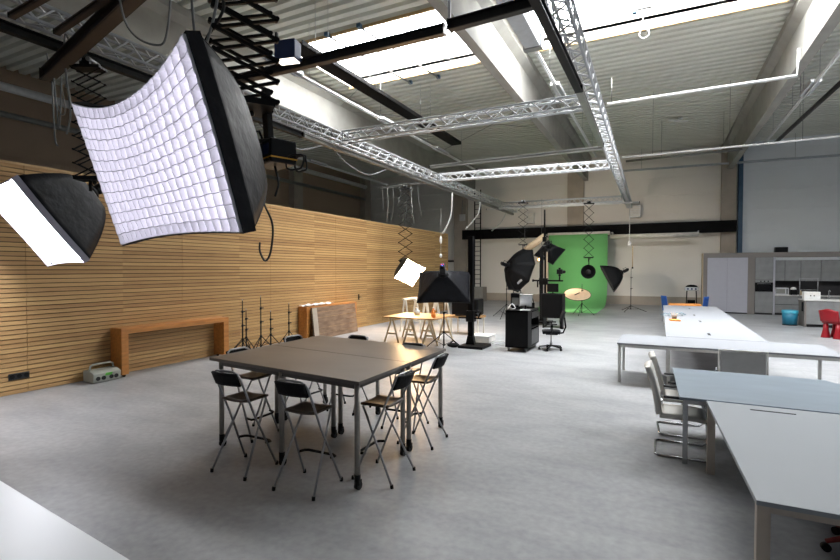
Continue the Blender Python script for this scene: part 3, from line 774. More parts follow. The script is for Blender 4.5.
for x, y, h, lab in LS: light_stand(lab, x, y, h, rz=random.uniform(0, 2))
r = thing('power_box', 'grey portable power box with green mark on the floor at the timber wall', 'power box', (-9.38, 5.42, 0), 0)
MB().prism([(-.17, -.25, .01), (.15, -.25, .01), (.17, -.25, .17), (.06, -.25, .22), (-.17, -.25, .22)], (0, .5, 0)).build('case', 'grey_plastic', r, bevel=.015)
MB().tube([(-.02, -.22, .2), (-.02, -.2, .3), (-.02, -.15, .325), (-.02, .15, .325), (-.02, .2, .3), (-.02, .22, .2)], .018, 10).build('carry_handle', 'grey_plastic', r)
MB().cyl((.1, .0, .197), (.112, .0, .202), .0).box((.12, -.06, .185), (.13, .07, .197)).build('rim', 'grey_plastic', r)
m = MB().prism([(.161, -.05, .12), (.161, .07, .12), (.172, .09, .17), (.172, -.03, .17)], (.008, 0, 0)); m.build('green_badge', 'green_mark', r)
for y in (-.17, -.07, .07, .16): c = MB().cyl((.15, y, .085), (.172, y, .083), .038, seg=16).build('socket', 'socket', r)
r = thing('socket_strip', 'black socket strip set low in the timber wall', 'socket', (-9.648, 4.22, .3)); MB().box((0, -.15, -.055), (.012, .15, .055)).build('plate', 'socket', r, bevel=.004)
for y in (-.1, 0, .1): MB().cyl((.012, y, 0), (.016, y, 0), .036, seg=16).build('outlet', 'black', r)
r = thing('door_handle_plate', 'small black handle plate in the timber wall beside the warm softbox', 'handle', (-9.648, 14.45, 1.1)); MB().box((0, -.03, -.1), (.012, .03, .1)).build('plate', 'black', r); MB().tube([(.012, 0, 0), (.05, 0, 0), (.05, .1, 0)], .01, 8).build('lever', 'black', r)

# ------------------------------------------------------------------ trestle table and its surroundings
r = thing('trestle_table', 'long wooden work table on trestles beside the warm glowing softbox', 'table', (-6.25, 12.5, 0), 0)
MB().box((-.82, -.72, .715), (.82, .72, .75)).build('tabletop', 'workbench', r, bevel=.004)
for i, x in enumerate((-.62, .0, .6)):
    m = MB().bar((x, -.62, .69), (x, .62, .69), .05, .05)
    for y in (-.5, .5):
        for s in (-1, 1): m.bar((x + s * .02, y, .68), (x + s * .23, y + .04 * (1 if y > 0 else -1), 0), .045, .025, (0, 1, 0))
        m.bar((x - .15, y, .25), (x + .15, y, .25), .02, .05)
    m.build('trestle', 'trestle', r)
def white_trestle(lab, x, y, rz):
    r = thing('white_trestle', lab, 'trestle', (x, y, 0), rz, 'white trestles behind the work table'); H = 1.12
    MB().bar((0, -.5, H - .03), (0, .5, H - .03), .07, .06).build('top_rail', 'trestle_white', r)
    for y_ in (-.4, .4):
        for s in (-1, 1): MB().bar((s * .02, y_, H - .04), (s * .19, y_, 0), .05, .03, (0, 1, 0)).build('leg', 'trestle_white', r)
    m = MB()
    for y_ in (-.4, .4): MB().bar((-.13, y_, .4), (.13, y_, .4), .025, .06).build('cross_brace', 'trestle_white', r)
for i, x in enumerate((-7.6, -7.2, -6.85, -6.45)): white_trestle(['first white trestle behind the work table counted from the timber wall', 'second white trestle behind the work table counted from the timber wall', 'third white trestle behind the work table counted from the timber wall', 'white trestle behind the work table closest to the stand softbox'][i], x, 14.55, random.uniform(-.02, .02))
def bottle(lab, x, y, z, rr, h, mt, group=None, name='bottle'):
    r = thing(name, lab, 'bottle', (x, y, z), 0, group)
    MB().lathe([(0, 0), (rr, 0), (rr, h * .6), (rr * .4, h * .78), (rr * .38, h * .94), (0, h * .94)], seg=14).build('body', mt, r)
    MB().cyl((0, 0, h * .93), (0, 0, h), rr * .45, seg=12).build('cap', 'white_paint', r)
bottle('clear squat bottle on the wooden work table', -6.45, 12.75, .75, .09, .2, 'glass', 'bottles on the work table')
bottle('amber bottle on the wooden work table', -5.75, 12.4, .75, .06, .26, 'amber', 'bottles on the work table')
bottle('orange flask near the table end under the stand softbox', -5.62, 12.15, .75, .05, .18, 'orange', 'bottles on the work table')  # flask in one plain orange
r = thing('black_case', 'black equipment case on a low cart behind the stand softbox', 'case', (-5.55, 14.6, 0))
MB().box((-.45, -.3, .62), (.45, .3, 1.15)).build('case', 'black', r, bevel=.05)
MB().box((-.5, -.34, .54), (.5, .34, .6)).build('shelf', 'workbench', r)
for x in (-.45, .45):
    for y in (-.28, .28): MB().box((x - .02, y - .02, 0), (x + .02, y + .02, .54)).build('leg', 'trestle_white', r)
# softbox on its stand
light_stand('black tripod stand carrying the softbox turned away above the work table', -5.03, 11.5, 1.78, .55, None, .9, .42, 'softbox_stand')
softbox('black softbox seen from behind on a stand beside the work table', frame((-5.12, 11.72, 1.62), (-.26, .72, -.62), 0), rect_rim(1.38, 1.0, 8, (.03,) * 4), .58, 'white_lam', 'nylon', power=.85, seams=4, label_at=(.35, 4, .34, .07), ring=.1, rimmat='black', leds=True)
r = thing('column_stand', 'tall black studio column stand on a heavy base plate', 'column stand', (-4.56, 12.25, 0), 0)
MB().box((-.22, -.4, 0), (.46, .35, .07)).build('base_plate', 'black', r, bevel=.01)
MB().box((-.07, -.07, .07), (.07, .07, 2.98)).build('column', 'black_steel', r, bevel=.008)
MB().prism([(-.12, -.08, .07), (.12, -.08, .07), (.075, -.08, .3), (-.075, -.08, .3)], (0, .16, 0)).build('column_foot', 'black', r)
c = MB().box((-.11, -.11, .68), (.11, .11, .98)).build('carriage', 'black', r, bevel=.01)
MB().bar((-.35, -.02, .78), (.3, -.02, .78), .05, .04).cyl((.22, -.02, .8), (.3, -.02, .98), .02).cyl((.12, 0, .93), (.26, 0, .97), .025).build('camera_arm', 'black', c)
MB().cyl((.1, .1, .86), (.17, .1, .86), .05).build('hand_wheel', 'black_gloss', c)
r = thing('floor_box', 'pale grey low box on the floor behind the column stand base', 'box', (-4.6, 13.3, 0), 0); MB().box((-.3, -.3, 0), (.3, .3, .16)).build('case', 'cream', r, bevel=.02); MB().box((-.31, -.31, .16), (.31, .31, .2)).build('lid', 'white_paint', r, bevel=.01)
cable('white cable lying on the floor beside the pale low box', [(-4.3, 13.3, .015), (-4.0, 13.5, .015), (-3.75, 13.2, .015), (-3.85, 12.8, .015), (-4.2, 12.95, .015)], .012, 'cable_white')
r = thing('weight_bag', 'black weight bag on the floor at the column stand base', 'weight bag', (-4.95, 11.95, 0)); MB().ball((0, 0, .06), (.18, .13, .06)).build('bag', 'black_soft', r); MB().tube([(-.1, 0, .1), (0, 0, .17), (.1, 0, .1)], .012).build('handle', 'black', r)

# ------------------------------------------------------------------ cart, office chair and camera stand
r = thing('equipment_cart', 'black wheeled equipment cart beside the office chair', 'cart', (-3.24, 12.6, 0), 0)
MB().box((-.29, -.62, .1), (.29, .62, .14)).box((-.29, -.62, 1.0), (.29, .62, 1.05)).box((-.29, -.62, .1), (.29, -.6, 1.05)).box((-.29, -.62, .1), (-.27, .62, 1.05)).box((-.29, .6, .1), (.29, .62, 1.05)).box((.26, -.62, .1), (.285, -.22, 1.05)).build('body', 'black', r, bevel=.006)
MB().box((.26, -.2, .14), (.285, .58, .52)).build('door', 'black_gloss', r, bevel=.004)
MB().box((-.26, -.2, .56), (.28, .58, .58)).build('shelf', 'black', r)
MB().box((.262, -.2, .82), (.29, .58, .98)).build('drawer', 'black_gloss', r, bevel=.004)
for x in (-.22, .22):
    for y in (-.52, .52): MB().cyl((x - .02, y, .05), (x + .02, y, .05), .05, seg=16).box((x - .03, y - .03, .05), (x + .03, y + .03, .1)).build('caster', 'steel', r)
r = thing('flash_generator', 'dark flash generator standing upright on the equipment cart', 'generator', (-3.38, 12.55, 1.05)); MB().box((-.13, -.17, 0), (.13, .17, .42)).build('case', 'black_gloss', r, bevel=.02); MB().tube([(-.1, 0, .42), (-.1, 0, .48), (.1, 0, .48), (.1, 0, .42)], .018).build('handle', 'black', r); MB().box((-.09, -.175, .1), (.09, -.17, .3)).build('control_panel', 'rail_grey', r)
r = thing('monitor', 'tilted grey screen unit on the equipment cart', 'monitor', (-3.1, 12.35, 1.05), .5); MB().cbox((0, 0, .24), (.34, .04, .34), Matrix.Rotation(.3, 3, 'X')).build('panel', 'rail_grey', r, bevel=.01); MB().cbox((0, -.024, .247), (.3, .006, .3), Matrix.Rotation(.3, 3, 'X')).build('screen', 'steel', r); MB().box((-.1, -.08, 0), (.1, .1, .02)).bar((0, .03, 0), (0, .03, .2), .04, .03).build('foot', 'black', r)
r = thing('camera', 'black camera with lens lying among gear on the equipment cart', 'camera', (-3.1, 12.85, 1.05), .4); MB().box((-.11, -.05, 0), (.11, .05, .15)).box((-.04, -.04, .15), (.04, .04, .2)).build('body', 'black', r, bevel=.012); MB().cyl((0, -.05, .07), (0, -.2, .07), .06, .065).build('lens', 'black_gloss', r); MB().tube([(-.1, 0, .12), (-.16, .05, .3), (.05, .08, .34), (.1, 0, .12)], .012).build('strap', 'black_soft', r)
ob = MB().box((-.12, -.09, 0), (.12, .09, .012)).box((-.1, -.12, .012), (.13, .05, .022)).build('paper_sheets', 'paper'); ob.location = (-3.06, 12.12, 1.05); ob.rotation_euler = (0, 0, .3); tag(ob, 'white papers on the equipment cart top', 'paper')
cable('white cables tangled on the equipment cart', [(-3.5, 12.1, 1.07), (-3.4, 12.05, 1.12), (-3.46, 12.15, 1.07), (-3.3, 12.08, 1.1), (-3.42, 12.2, 1.2), (-3.5, 12.12, 1.07)], .012, 'cable_white')
def office_chair(lab, x, y, rz):
    r = thing('office_chair', lab, 'chair', (x, y, 0), rz)
    m = MB()
    for k in range(5):
        a = 2 * PI * k / 5 + .3; cx, sx = math.cos(a), math.sin(a)
        l = MB().bar((.03 * cx, .03 * sx, .11), (.3 * cx, .3 * sx, .075), .04, .03).build('base_arm', 'black', r)
        MB().cyl((.3 * cx - .02 * sx, .3 * sx + .02 * cx, .03), (.3 * cx + .02 * sx, .3 * sx - .02 * cx, .03), .03, seg=14).build('caster', 'black', l)
    MB().cyl((0, 0, .08), (0, 0, .2), .035).cyl((0, 0, .2), (0, 0, .42), .02).build('gas_lift', 'steel', r)
    def st(u, v):
        x, y = -.24 + .48 * u, -.24 + .48 * v; e = (2 * u - 1) ** 4 + (2 * v - 1) ** 4
        return (x * (1 - .06 * e), y * (1 - .06 * e), .49 - .03 * e * .5 - .02 * math.cos((u - .5) * 3))
    MB().grid(st, 12, 12).build('seat', 'black_soft', r, solid=.07)
    MB().box((-.14, -.16, .4), (.14, .14, .45)).build('seat_mechanism', 'black', r, bevel=.01)
    def bk(u, v):
        w = .2 * (1 - .35 * (2 * v - 1) ** 2) + .02; x = (2 * u - 1) * w
        return (x, -.25 - .05 * v - .05 * math.cos((u - .5) * PI) + .04 * math.sin(v * PI),   .56 + .44 * v)
    MB().grid(bk, 12, 12).build('backrest', 'black_soft', r, solid=.04)
    MB().tube([(0, -.12, .42), (0, -.3, .45), (0, -.36, .6), (0, -.33, .85)], .022).build('back_post', 'black', r)
    for s in (-1, 1): a = MB().tube([(s * .2, 0, .44), (s * .29, 0, .45), (s * .29, -.02, .68)], .018).build('armrest', 'black', r); MB().box((s * .29 - .035, -.14, .68), (s * .29 + .035, .12, .71)).build('arm_pad', 'black_soft', a, bevel=.012)
    return r
office_chair('black swivel office chair facing the equipment cart', -2.52, 12.72, 1.8)
r = thing('computer_case', 'large black box cabinet behind the office chair', 'cabinet', (-3.42, 17.6, 0)); MB().box((-.37, -.3, .36), (.37, .3, 1.22)).build('body', 'black', r, bevel=.01); MB().box((-.34, -.315, .4), (.34, -.3, 1.18)).build('door', 'black_steel', r, bevel=.004)
for x in (-.3, .3): MB().box((x - .02, -.28, 0), (x + .02, .28, .36)).build('foot', 'black', r)
r = thing('monitor', 'dark monitor standing on the black box cabinet', 'monitor', (-3.42, 17.5, 1.22)); MB().box((-.2, -.02, .06), (.2, .02, .36)).build('panel', 'black', r, bevel=.01); MB().box((-.18, -.024, .08), (.18, -.02, .34)).build('screen', 'black_gloss', r); MB().box((-.1, -.07, 0), (.1, .07, .015)).bar((0, .02, 0), (0, .02, .1), .04, .02).build('foot', 'black', r)
r = thing('camera_stand', 'black and tan twin column camera stand before the green backdrop edge', 'camera stand', (-3.98, 18.6, 0)); MB().box((-.3, -.35, .04), (.3, .35, .12)).build('base', 'black', r, bevel=.01)
MB().box((-.15, -.05, .12), (-.02, .05, 2.75)).build('column', 'black', r); MB().box((.03, -.05, .12), (.1, .05, 2.75)).build('column', 'black', r); MB().box((.11, -.04, .12), (.14, .04, 2.75)).build('column', 'kraft', r)
MB().box((-.16, -.06, 2.75), (.16, .06, 2.81)).build('top_yoke', 'black', r)
c = MB().box((-.16, -.1, 1.5), (.16, .1, 1.75)).bar((-.35, -.12, 1.66), (.75, -.12, 1.66), .07, .06).build('crossbar', 'black', r, bevel=.005)
MB().cyl((-.35, -.12, 1.66), (-.4, -.12, 1.66), .05).bar((-.2, -.12, 1.66), (-.2, -.12, 1.4), .05, .05).build('counter_grip', 'black', c)
for x in (-.3, .3): MB().ball((x, 0, .03), .03).build('foot', 'black', r)
r = thing('camera', 'camera on a ball head at the end of the stand crossbar', 'camera', (-3.36, 18.46, 1.69)); MB().cyl((0, 0, 0), (0, 0, .16), .03).ball((0, 0, .18), .05).build('ball_head', 'black', r); MB().box((-.1, -.06, .22), (.1, .06, .4)).box((-.04, -.04, .4), (.04, .04, .46)).build('body', 'black', r, bevel=.01); MB().cyl((.05, .04, .3), (.16, .14, .3), .06).build('lens', 'black_gloss', r)

# ------------------------------------------------------------------ lit set at the back
light_stand('black light stand carrying the big octagonal softbox', -5.9, 20.2, 2.3, .85, None, .5, .55, 'softbox_stand')
softbox('big black octagonal softbox turned away beside the green backdrop', frame((-5.28, 20.1, 2.05), (.62, .64, -.3), .1), octa_rim(1.0, 5, .03), .62, 'white_lam', 'nylon_black', power=.55, seams=8, label_at=(.3, 22, .3, .12), rimmat='black')
softbox('smaller black softbox hanging between the octagonal one and the green backdrop', frame((-4.07, 20.1, 2.78), (-.1, .78, -.55), .55), rect_rim(.9, .86, 6, (.02,) * 4), .4, 'white_lam', 'nylon_black', power=.6, seams=4, label_at=(.35, 3, .26, .06), rimmat='black')
r = thing('boom_hanger', 'black hanging pole over the smaller black softbox', 'hanger', (-4.2, 19.75, 4.5)); MB().cyl((0, 0, 0), (0, 0, -1.15), .035).build('pole', 'black', r); MB().cbox((0, 0, -1.2), (.14, .14, .2)).build('clamp', 'black_gloss', r); MB().tube([(.12 * math.cos(k * .5), .0, -1.36 + .1 * math.sin(k * .5)) for k in range(12)], .015).build('ring', 'steel', r)
r = thing('clip_lamp', 'small orange glowing lamp between the two dark softboxes', 'lamp', (-4.55, 20.4, 2.5)); MB().ball((0, 0, 0), .05, 10).build('bulb', 'lamp_warm', r); MB().cyl((0, 0, .04), (0, 0, .14), .04, .03).build('lamp_holder', 'black', r)
pantograph('thin black pantograph above the big octagonal softbox', (-5.3, 20.6, 5.0), 1.75, .4, 6, (0,), rz=.45, th=.022, deepth=.014)
r = thing('light_patch_tube', 'long tan tube standing in for a slanting light patch above the octagonal softbox', 'tube', (-5.6, 21.5, 2.8)); MB().tube([(0, 0, 0), (1.05, 0, .75)], .15, 20).build('tube', 'kraft', r)  # tan tube added in place of a slanting patch of light
for x, z in ((.15, .26), (.9, .79)): MB().tube([(x, 0, z), (x, 0, 2.4)], .006, 5).build('added_cord', 'cable_grey', r)  # cords added to hold up the stand-in tube
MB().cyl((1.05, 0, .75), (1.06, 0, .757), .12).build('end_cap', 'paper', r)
# green backdrop
r = thing('green_backdrop', 'tall green paper backdrop hung from a roll and sweeping onto the floor', 'backdrop', (-4.3, 29.3, 0))
prof = [(0, 4.15), (.02, 3), (.02, 2), (.0, 1.2), (-.1, .75), (-.4, .38), (-.9, .14), (-1.6, .03), (-2.5, .012), (-5.4, .012)]
m = MB(); vs = []
for y, z in prof: vs += [(-1.68, y, z), (1.62, y, z)]
m.add(vs, [(2 * i, 2 * i + 1, 2 * i + 3, 2 * i + 2) for i in range(len(prof) - 1)], True); m.build('paper_sweep', 'green', r, solid=.006)
MB().cyl((-1.75, .1, 4.15), (1.72, .1, 4.15), .11, seg=20).build('roll', 'white_roll', r)
m = MB().cyl((-1.85, .1, 4.15), (1.85, .1, 4.15), .03)
for x in (-1.83, 1.83): m.box((x - .03, .06, 4.1), (x + .03, 1.05, 4.2))
m.build('roll_axle', 'steel', r)
r = thing('paper_roll', 'long white paper roll hung under the black wall beam', 'paper roll', (-.42, 29.9, 3.97)); MB().tube([(-2.2, 0, .0), (2.25, 0, 0)], .12, 20).build('roll', 'white_roll', r); m = MB()
for x in (-2.2, 2.25): m.box((x - .02, -.03, -.03), (x + .02, .5, .2))
m.build('wall_hook', 'steel', r)
r = light_stand('small black stand holding the oval reflector before the green backdrop', -3.17, 22.9, 1.42, .55, None, .4, .5, 'reflector_stand')
r = thing('reflector', 'oval beige reflector disc tilted in front of the green backdrop', 'reflector', matrix=frame((-3.33, 22.62, .95), (.1, -.42, .9), 0))
MB().lathe([(0, 0), (.56, 0), (.58, .008), (.56, .016), (0, .016)], seg=40).build('disc', 'reflector', r); MB().tube([(.58 * math.cos(k * PI / 20), .58 * math.sin(k * PI / 20), .008) for k in range(40)], .014, 6, closed=True).build('spring_rim', 'black', r); MB().bar((-.12, -.1, .03), (.1, .12, .03), .03, .02).build('clip', 'black', r)
pantograph('black pantograph in front of the green backdrop holding a round reflector', (-2.79, 22.05, 5.0), 2.3, .42, 6, (0,), rz=.45, th=.026, deepth=.016)
r = thing('beauty_dish', 'round black beauty dish hanging in front of the green backdrop', 'beauty dish', matrix=frame((-2.77, 21.9, 1.97), (.05, -.9, .1)))
MB().lathe([(.3, .12), (.29, .1), (.22, 0), (.1, -.06), (.0, -.06)], seg=32).build('dish', 'black', r, solid=.01); MB().lathe([(0, .05), (.11, .05), (.11, .04), (.0, .02)], seg=24).build('deflector', 'rail_dark', r); MB().cyl((0, 0, -.06), (0, 0, -.4), .075).build('strobe_head', 'black_gloss', r); MB().tube([(-.08, 0, -.2), (-.08, .25, -.2), (0, .34, -.2), (.08, .25, -.2), (.08, 0, -.2)], .02).cyl((0, .33, -.2), (0, .6, -.16), .02).build('yoke', 'black', r)
# softbox on stand at the back right
light_stand('black wheeled stand carrying the softbox beside the green backdrop, kitchen side', -1.28, 26.0, 2.1, .7, None, .15, .25, 'softbox_stand')
r = thing('boom_pole', 'slim tan pole rising from the softbox stand beside the green backdrop', 'pole', (-1.22, 26.0, 2.14)); MB().cyl((0, 0, 0), (0, 0, 1.1), .025).build('pole', 'kraft', r); MB().cyl((0, 0, -.02), (0, 0, .06), .04).build('socket', 'black', r)
softbox('black softbox on a wheeled stand between green backdrop and kitchen', frame((-2.35, 25.75, 1.6), (-.80, -.1, -.42), .12), rect_rim(1.35, 1.35, 6, (.02,) * 4), .75, 'white_lam', 'nylon_black', power=.55, seams=4, label_at=(.3, 21, .4, .14), rimmat='black')
r = thing('pull_pendant', 'white pull cord pendant above the softbox beside the green backdrop', 'pull cord', (-1.35, 25.6, 5.1)); MB().tube([(0, 0, 0), (0, 0, -1.7)], .012, 5).build('cord', 'cable_white', r); MB().ball((0, 0, -1.75), (.08, .08, .12)).build('grip', 'white_paint', r)
# ladder and block, heaters
r = thing('wall_ladder', 'tall black vertical ladder fixed beside the wall column', 'ladder', (-10.58, 29.6, 0))
for x in (-.2, .2): MB().box((x - .03, -.03, .95), (x + .03, .03, 7.2)).build('rail', 'black_steel', r)
for k in range(20): MB().cyl((-.2, 0, 1.15 + k * .3), (.2, 0, 1.15 + k * .3), .018, seg=8).build('rung', 'black_steel', r)
r = thing('concrete_block', 'grey concrete block standing below the black ladder', 'block', (-10.5, 29.5, 0)); MB().box((-.42, -.3, 0), (.42, .5, .95)).build('block', 'concrete_block', r, bevel=.01)
r = thing('handrail', 'dark handrail bar on the back wall past the timber wall end', 'handrail', (-13.6, 31.0, 2.65)); MB().cyl((0, 0, 0), (1.3, 0, 0), .05).build('bar', 'black_steel', r); MB().box((.1, 0, -.03), (.16, .2, .03)).box((1.1, 0, -.03), (1.16, .2, .03)).build('bracket', 'black_steel', r)
for lab, x, z, w in (('white unit heater box high on the back wall beneath the long truss end', -1.35, 5.45, .62), ('small white unit heater box high on the back wall near the ladder side', -7.45, 5.36, .45)):
    r = thing('unit_heater', lab, 'heater', (x, 30.95, z), 0, 'white unit heaters'); MB().box((-w / 2, -.3, -.35), (w / 2, .24, .35)).build('housing', 'white_paint', r, bevel=.03); m = MB()
    for i in range(6): m.box((-w * .42, -.315, -.28 + i * .1), (w * .42, -.3, -.23 + i * .1))
    m.build('louver_grille', 'cream', r)
r = thing('junction_box', 'small white box on the wall column beside the ladder', 'box', (-12.1, 30.79, 5.6)); MB().box((-.2, -.08, -.22), (.2, .05, .22)).build('housing', 'white_paint', r, bevel=.02); MB().cyl((0, -.1, .22), (0, -.02, 1.2), .03).build('conduit', 'steel', r)

# ------------------------------------------------------------------ white tables
def table(lab, x0, y0, x1, y1, h, t, legs, top='white_top', leg='white_leg', rz=0, lw=.05, poly=None, name='meeting_table', group='white and grey work tables', inset=.02):
    r = thing(name, lab, 'table', (x0, y0, 0), rz, group)
    W, H = x1 - x0, y1 - y0
    if poly: MB().prism([(px - x0, py - y0, h - t) for px, py in poly], (0, 0, t)).build('tabletop', top, r, bevel=.003)
    else: MB().box((0, 0, h - t), (W, H, h)).build('tabletop', top, r, bevel=.003)
    m = MB(); i = inset
    if not poly: m.box((i, i, h - t - .05), (W - i, i + .03, h - t)).box((i, H - i - .03, h - t - .05), (W - i, H - i, h - t)).box((i, i, h - t - .05), (i + .03, H - i, h - t)).box((W - i - .03, i, h - t - .05), (W - i, H - i, h - t))
    else:
        for (ax, ay), (bx, by) in zip(poly, poly[1:] + poly[:1]):
            c = sum(p[0] for p in poly) / len(poly), sum(p[1] for p in poly) / len(poly)
            s = .955; m.bar((c[0] + (ax - c[0]) * s - x0, c[1] + (ay - c[1]) * s - y0, h - t - .025), (c[0] + (bx - c[0]) * s - x0, c[1] + (by - c[1]) * s - y0, h - t - .025), .03, .05)
    m.build('frame', leg, r)
    for x, y in legs: MB().box((x - x0 - lw / 2, y - y0 - lw / 2, 0), (x - x0 + lw / 2, y - y0 + lw / 2, h - t)).build('leg', leg, r, bevel=.004)
    return r
TF = table('white crosswise table joining the long white table, two thin legs in front', -.70, 9.6, 2.62, 10.92, .735, .03, [(-.66, 9.66), (-.66, 10.86), (.15, 9.66), (2.57, 10.86), (2.57, 9.66), (.15, 10.86)])
TL = table('long white table running towards the kitchen and the grill', .12, 10.95, 1.84, 20.4, .735, .03, [(.17, 11.0), (1.79, 11.0), (.17, 15.6), (1.79, 15.6), (.17, 20.35), (1.79, 20.35)])
for i, (x, y) in enumerate(((.93, 11.7), (.95, 14.5), (.92, 16.4), (.92, 19))): MB().box((x - TL.location.x - .025, y - TL.location.y - .18, .735), (x - TL.location.x + .025, y - TL.location.y + .18, .7375)).build('cable_slot', 'black', TL)
table('blue grey desk beside the two cantilever chairs', .2, 5.82, 1.82, 7.5, .735, .025, [(.26, 5.9), (.3, 7.42), (2.3, 5.9), (1.75, 7.42)], 'blue_glass', 'chrome', poly=[(.2, 5.82), (2.45, 5.82), (2.45, 6.3), (1.82, 7.5), (.17, 7.5)])
TD = table('pale grey desk nearest the camera with a beige leg at its corner', .44, 3.42, 2.7, 5.8, .73, .03, [(.565, 3.47), (.485, 5.72), (2.65, 3.47), (2.65, 5.75)], 'desk_grey', 'beige_leg', lw=.07, poly=[(.525, 3.42), (2.7, 3.42), (2.7, 5.8), (.445, 5.8)])
MB().box((.36, 2.18, .73), (.72, 2.21, .7325)).build('cable_slot', 'black', TD)
table('white table filling the photo corner below the timber wall', -5.4, .2, -1.7, 1.7, .74, .04, [(-5.3, .3), (-1.8, .3), (-5.3, 1.6), (-1.8, 1.6)], 'white_lam', 'white_leg', rz=-.1)
# chairs at the desks
def cantilever(lab, x, y, rz, group='cream cantilever chairs'):
    r = thing('cantilever_chair', lab, 'chair', (x, y, 0), rz, group)   # sitter faces +y
    for s in (-1, 1): MB().tube([(s * .27, -.2, .015), (s * .27, .26, .015), (s * .27, .31, .05), (s * .27, .3, .25), (s * .27, .25, .64), (s * .27, .2, .665), (s * .27, -.16, .665)], .0125, 8).build('side_frame', 'chrome', r)
    MB().tube([(-.27, -.2, .015), (-.24, -.24, .015), (.24, -.24, .015), (.27, -.2, .015)], .0125, 8).build('floor_tube', 'chrome', r)
    for y, z in ((.26, .42), (-.18, .6)): MB().tube([(-.27, y, z), (.27, y, z)], .011, 8).build('cross_tube', 'chrome', r)
    m = MB()
    def st(u, v):
        return (-.24 + .48 * u, -.2 + .48 * v, .45 + .015 * math.cos((u - .5) * PI) - .02 * max(0, v - .8) * 5)
    m.grid(st, 8, 8); m.build('seat', 'cream', r, solid=.05)
    m = MB()
    def bk(u, v): return (-.235 + .47 * u, -.2 - .05 * v - .07 * v * v - .02 * math.cos((u - .5) * PI), .46 + .52 * v)
    m.grid(bk, 8, 10); m.build('backrest', 'cream', r, solid=.06)
    for s in (-1, 1): MB().box((s * .27 - .022, -.16, .672), (s * .27 + .022, .2, .69)).build('arm_pad', 'black', r, bevel=.006)
    return r
CC = cantilever('cream cantilever chair at the blue grey desk, closer to the camera', .21, 6.27, -PI / 2)
dup(CC, (.24, 7.05, 0), -PI / 2 + .06, 'cream cantilever chair at the blue grey desk, partly behind the nearer one')
r = thing('conference_chair', 'grey padded chair with pale frame between blue desk and white crosswise table', 'chair', (1.17, 9.2, 0), 0)
MB().box((-.3, -.28, .46), (.3, -.24, .8)).build('backrest', 'chair_grey', r, bevel=.015)
MB().tube([(-.32, -.26, .4), (-.32, -.26, .82), (.32, -.26, .82), (.32, -.26, .4)], .014).build('back_frame', 'white_leg', r)
MB().box((-.28, -.24, .42), (.28, .25, .48)).build('seat', 'chair_grey', r, bevel=.02)
for x in (-.3, .3):
    for y in (-.26, .24): MB().tube([(x, y, 0), (x, y, .45)], .014).build('leg', 'chrome', r)
# red swivel chair under the nearest desk
r = thing('red_swivel_stool', 'red swivel stool with star base under the pale grey desk nearest the camera', 'stool', (1.42, 4.58, 0), .2)
for k in range(5):
    a = 2 * PI * k / 5 + PI; cx, sx = math.cos(a), math.sin(a)
    l = MB().tube([(.03 * cx, .03 * sx, .13), (.16 * cx, .16 * sx, .12), (.3 * cx, .3 * sx, .075)], .03, 10, r1=.016).build('base_arm', 'red_dark', r); MB().cyl((.3 * cx - .02 * sx, .3 * sx + .02 * cx, .03), (.3 * cx + .02 * sx, .3 * sx - .02 * cx, .03), .03, seg=14).build('caster', 'black', l)
MB().cyl((0, 0, .1), (0, 0, .42), .045, .03).build('pedestal', 'red_dark', r); MB().lathe([(0, .42), (.18, .43), (.2, .46), (.18, .5), (0, .5)]).build('seat', 'red_dark', r)
# things on and behind the long white table
ob = MB().box((-.12, -.17, 0), (.12, .17, .03)).build('book', 'orange'); ob.location = (.36, 14.4, .735); ob.rotation_euler = (0, 0, .1); tag(ob, 'orange book on the long white table', 'book')
def spectacles(lab, x, y, rz):
    r = thing('safety_glasses', lab, 'glasses', (x, y, .735), rz, 'glasses on the long white table')
    for s in (-1, 1): MB().lathe([(.0, 0), (.05, 0), (.055, .01), (.0, .012)], (s * .06, 0, .05), 'y', 16).build('lens', 'glass', r); MB().tube([(s * .12, 0, .06), (s * .12, .14, .05), (s * .11, .17, .02)], .006).build('temple', 'bin_blue', r)
    MB().tube([(-.12, 0, .06), (-.06, 0, .1), (0, 0, .07), (.06, 0, .1), (.12, 0, .06)], .006).build('frame', 'bin_blue', r)
spectacles('blue rimmed glasses on the long white table beside the orange book', .2, 15.6, .4)
spectacles('second pair of blue rimmed glasses behind the orange book', .52, 15.9, -.3)
r = thing('pencil_holder', 'brown pencil holder lying on the orange book end', 'holder', (.36, 14.85, .735)); MB().lathe([(0, 0), (.06, 0), (.07, .1), (.06, .1), (.05, .01)]).build('cup', 'old_wood', r)
for i in range(4): MB().cyl((.02 * (i - 1.5), 0, .02), (.05 * (i - 1.5), .03, .17), .008, seg=6).build('pencil', 'kraft', r)
r = thing('craft_table', 'low orange edged table behind the long white table end', 'table', (.88, 21.6, 0)); MB().box((-.56, -.3, .66), (.56, .3, .73)).build('tabletop', 'orange', r, bevel=.01)
for x in (-.5, .5):
    for y in (-.25, .25): MB().box((x - .025, y - .025, 0), (x + .025, y + .025, .66)).build('leg', 'white_leg', r)
def blue_chair(lab, x, y, rz):
    r = thing('blue_chair', lab, 'chair', (x, y, 0), rz, 'blue shell chairs'); m = MB()
    def sh(u, v):
        X = -.21 + .42 * u
        if v < .5: return (X, .2 - .8 * v, .45 + .03 * (2 * u - 1) ** 2)
        return (X * (1 - .15 * (v - .5)), -.2 - .16 * (v - .5), .45 + (v - .5) * 1.18)
    m.grid(sh, 8, 14); m.build('shell', 'chair_blue', r, solid=.018)
    for a in (-.17, .17):
        for b in (-.17, .17): MB().tube([(a, b, .44), (a * 1.25, b * 1.25, 0)], .012).build('leg', 'steel', r)
blue_chair('blue shell chair at the orange edged table, green backdrop side', .38, 21.5, -PI / 2 + .5)
blue_chair('blue shell chair at the orange edged table, fridge side', 1.36, 21.5, PI / 2 - .5)
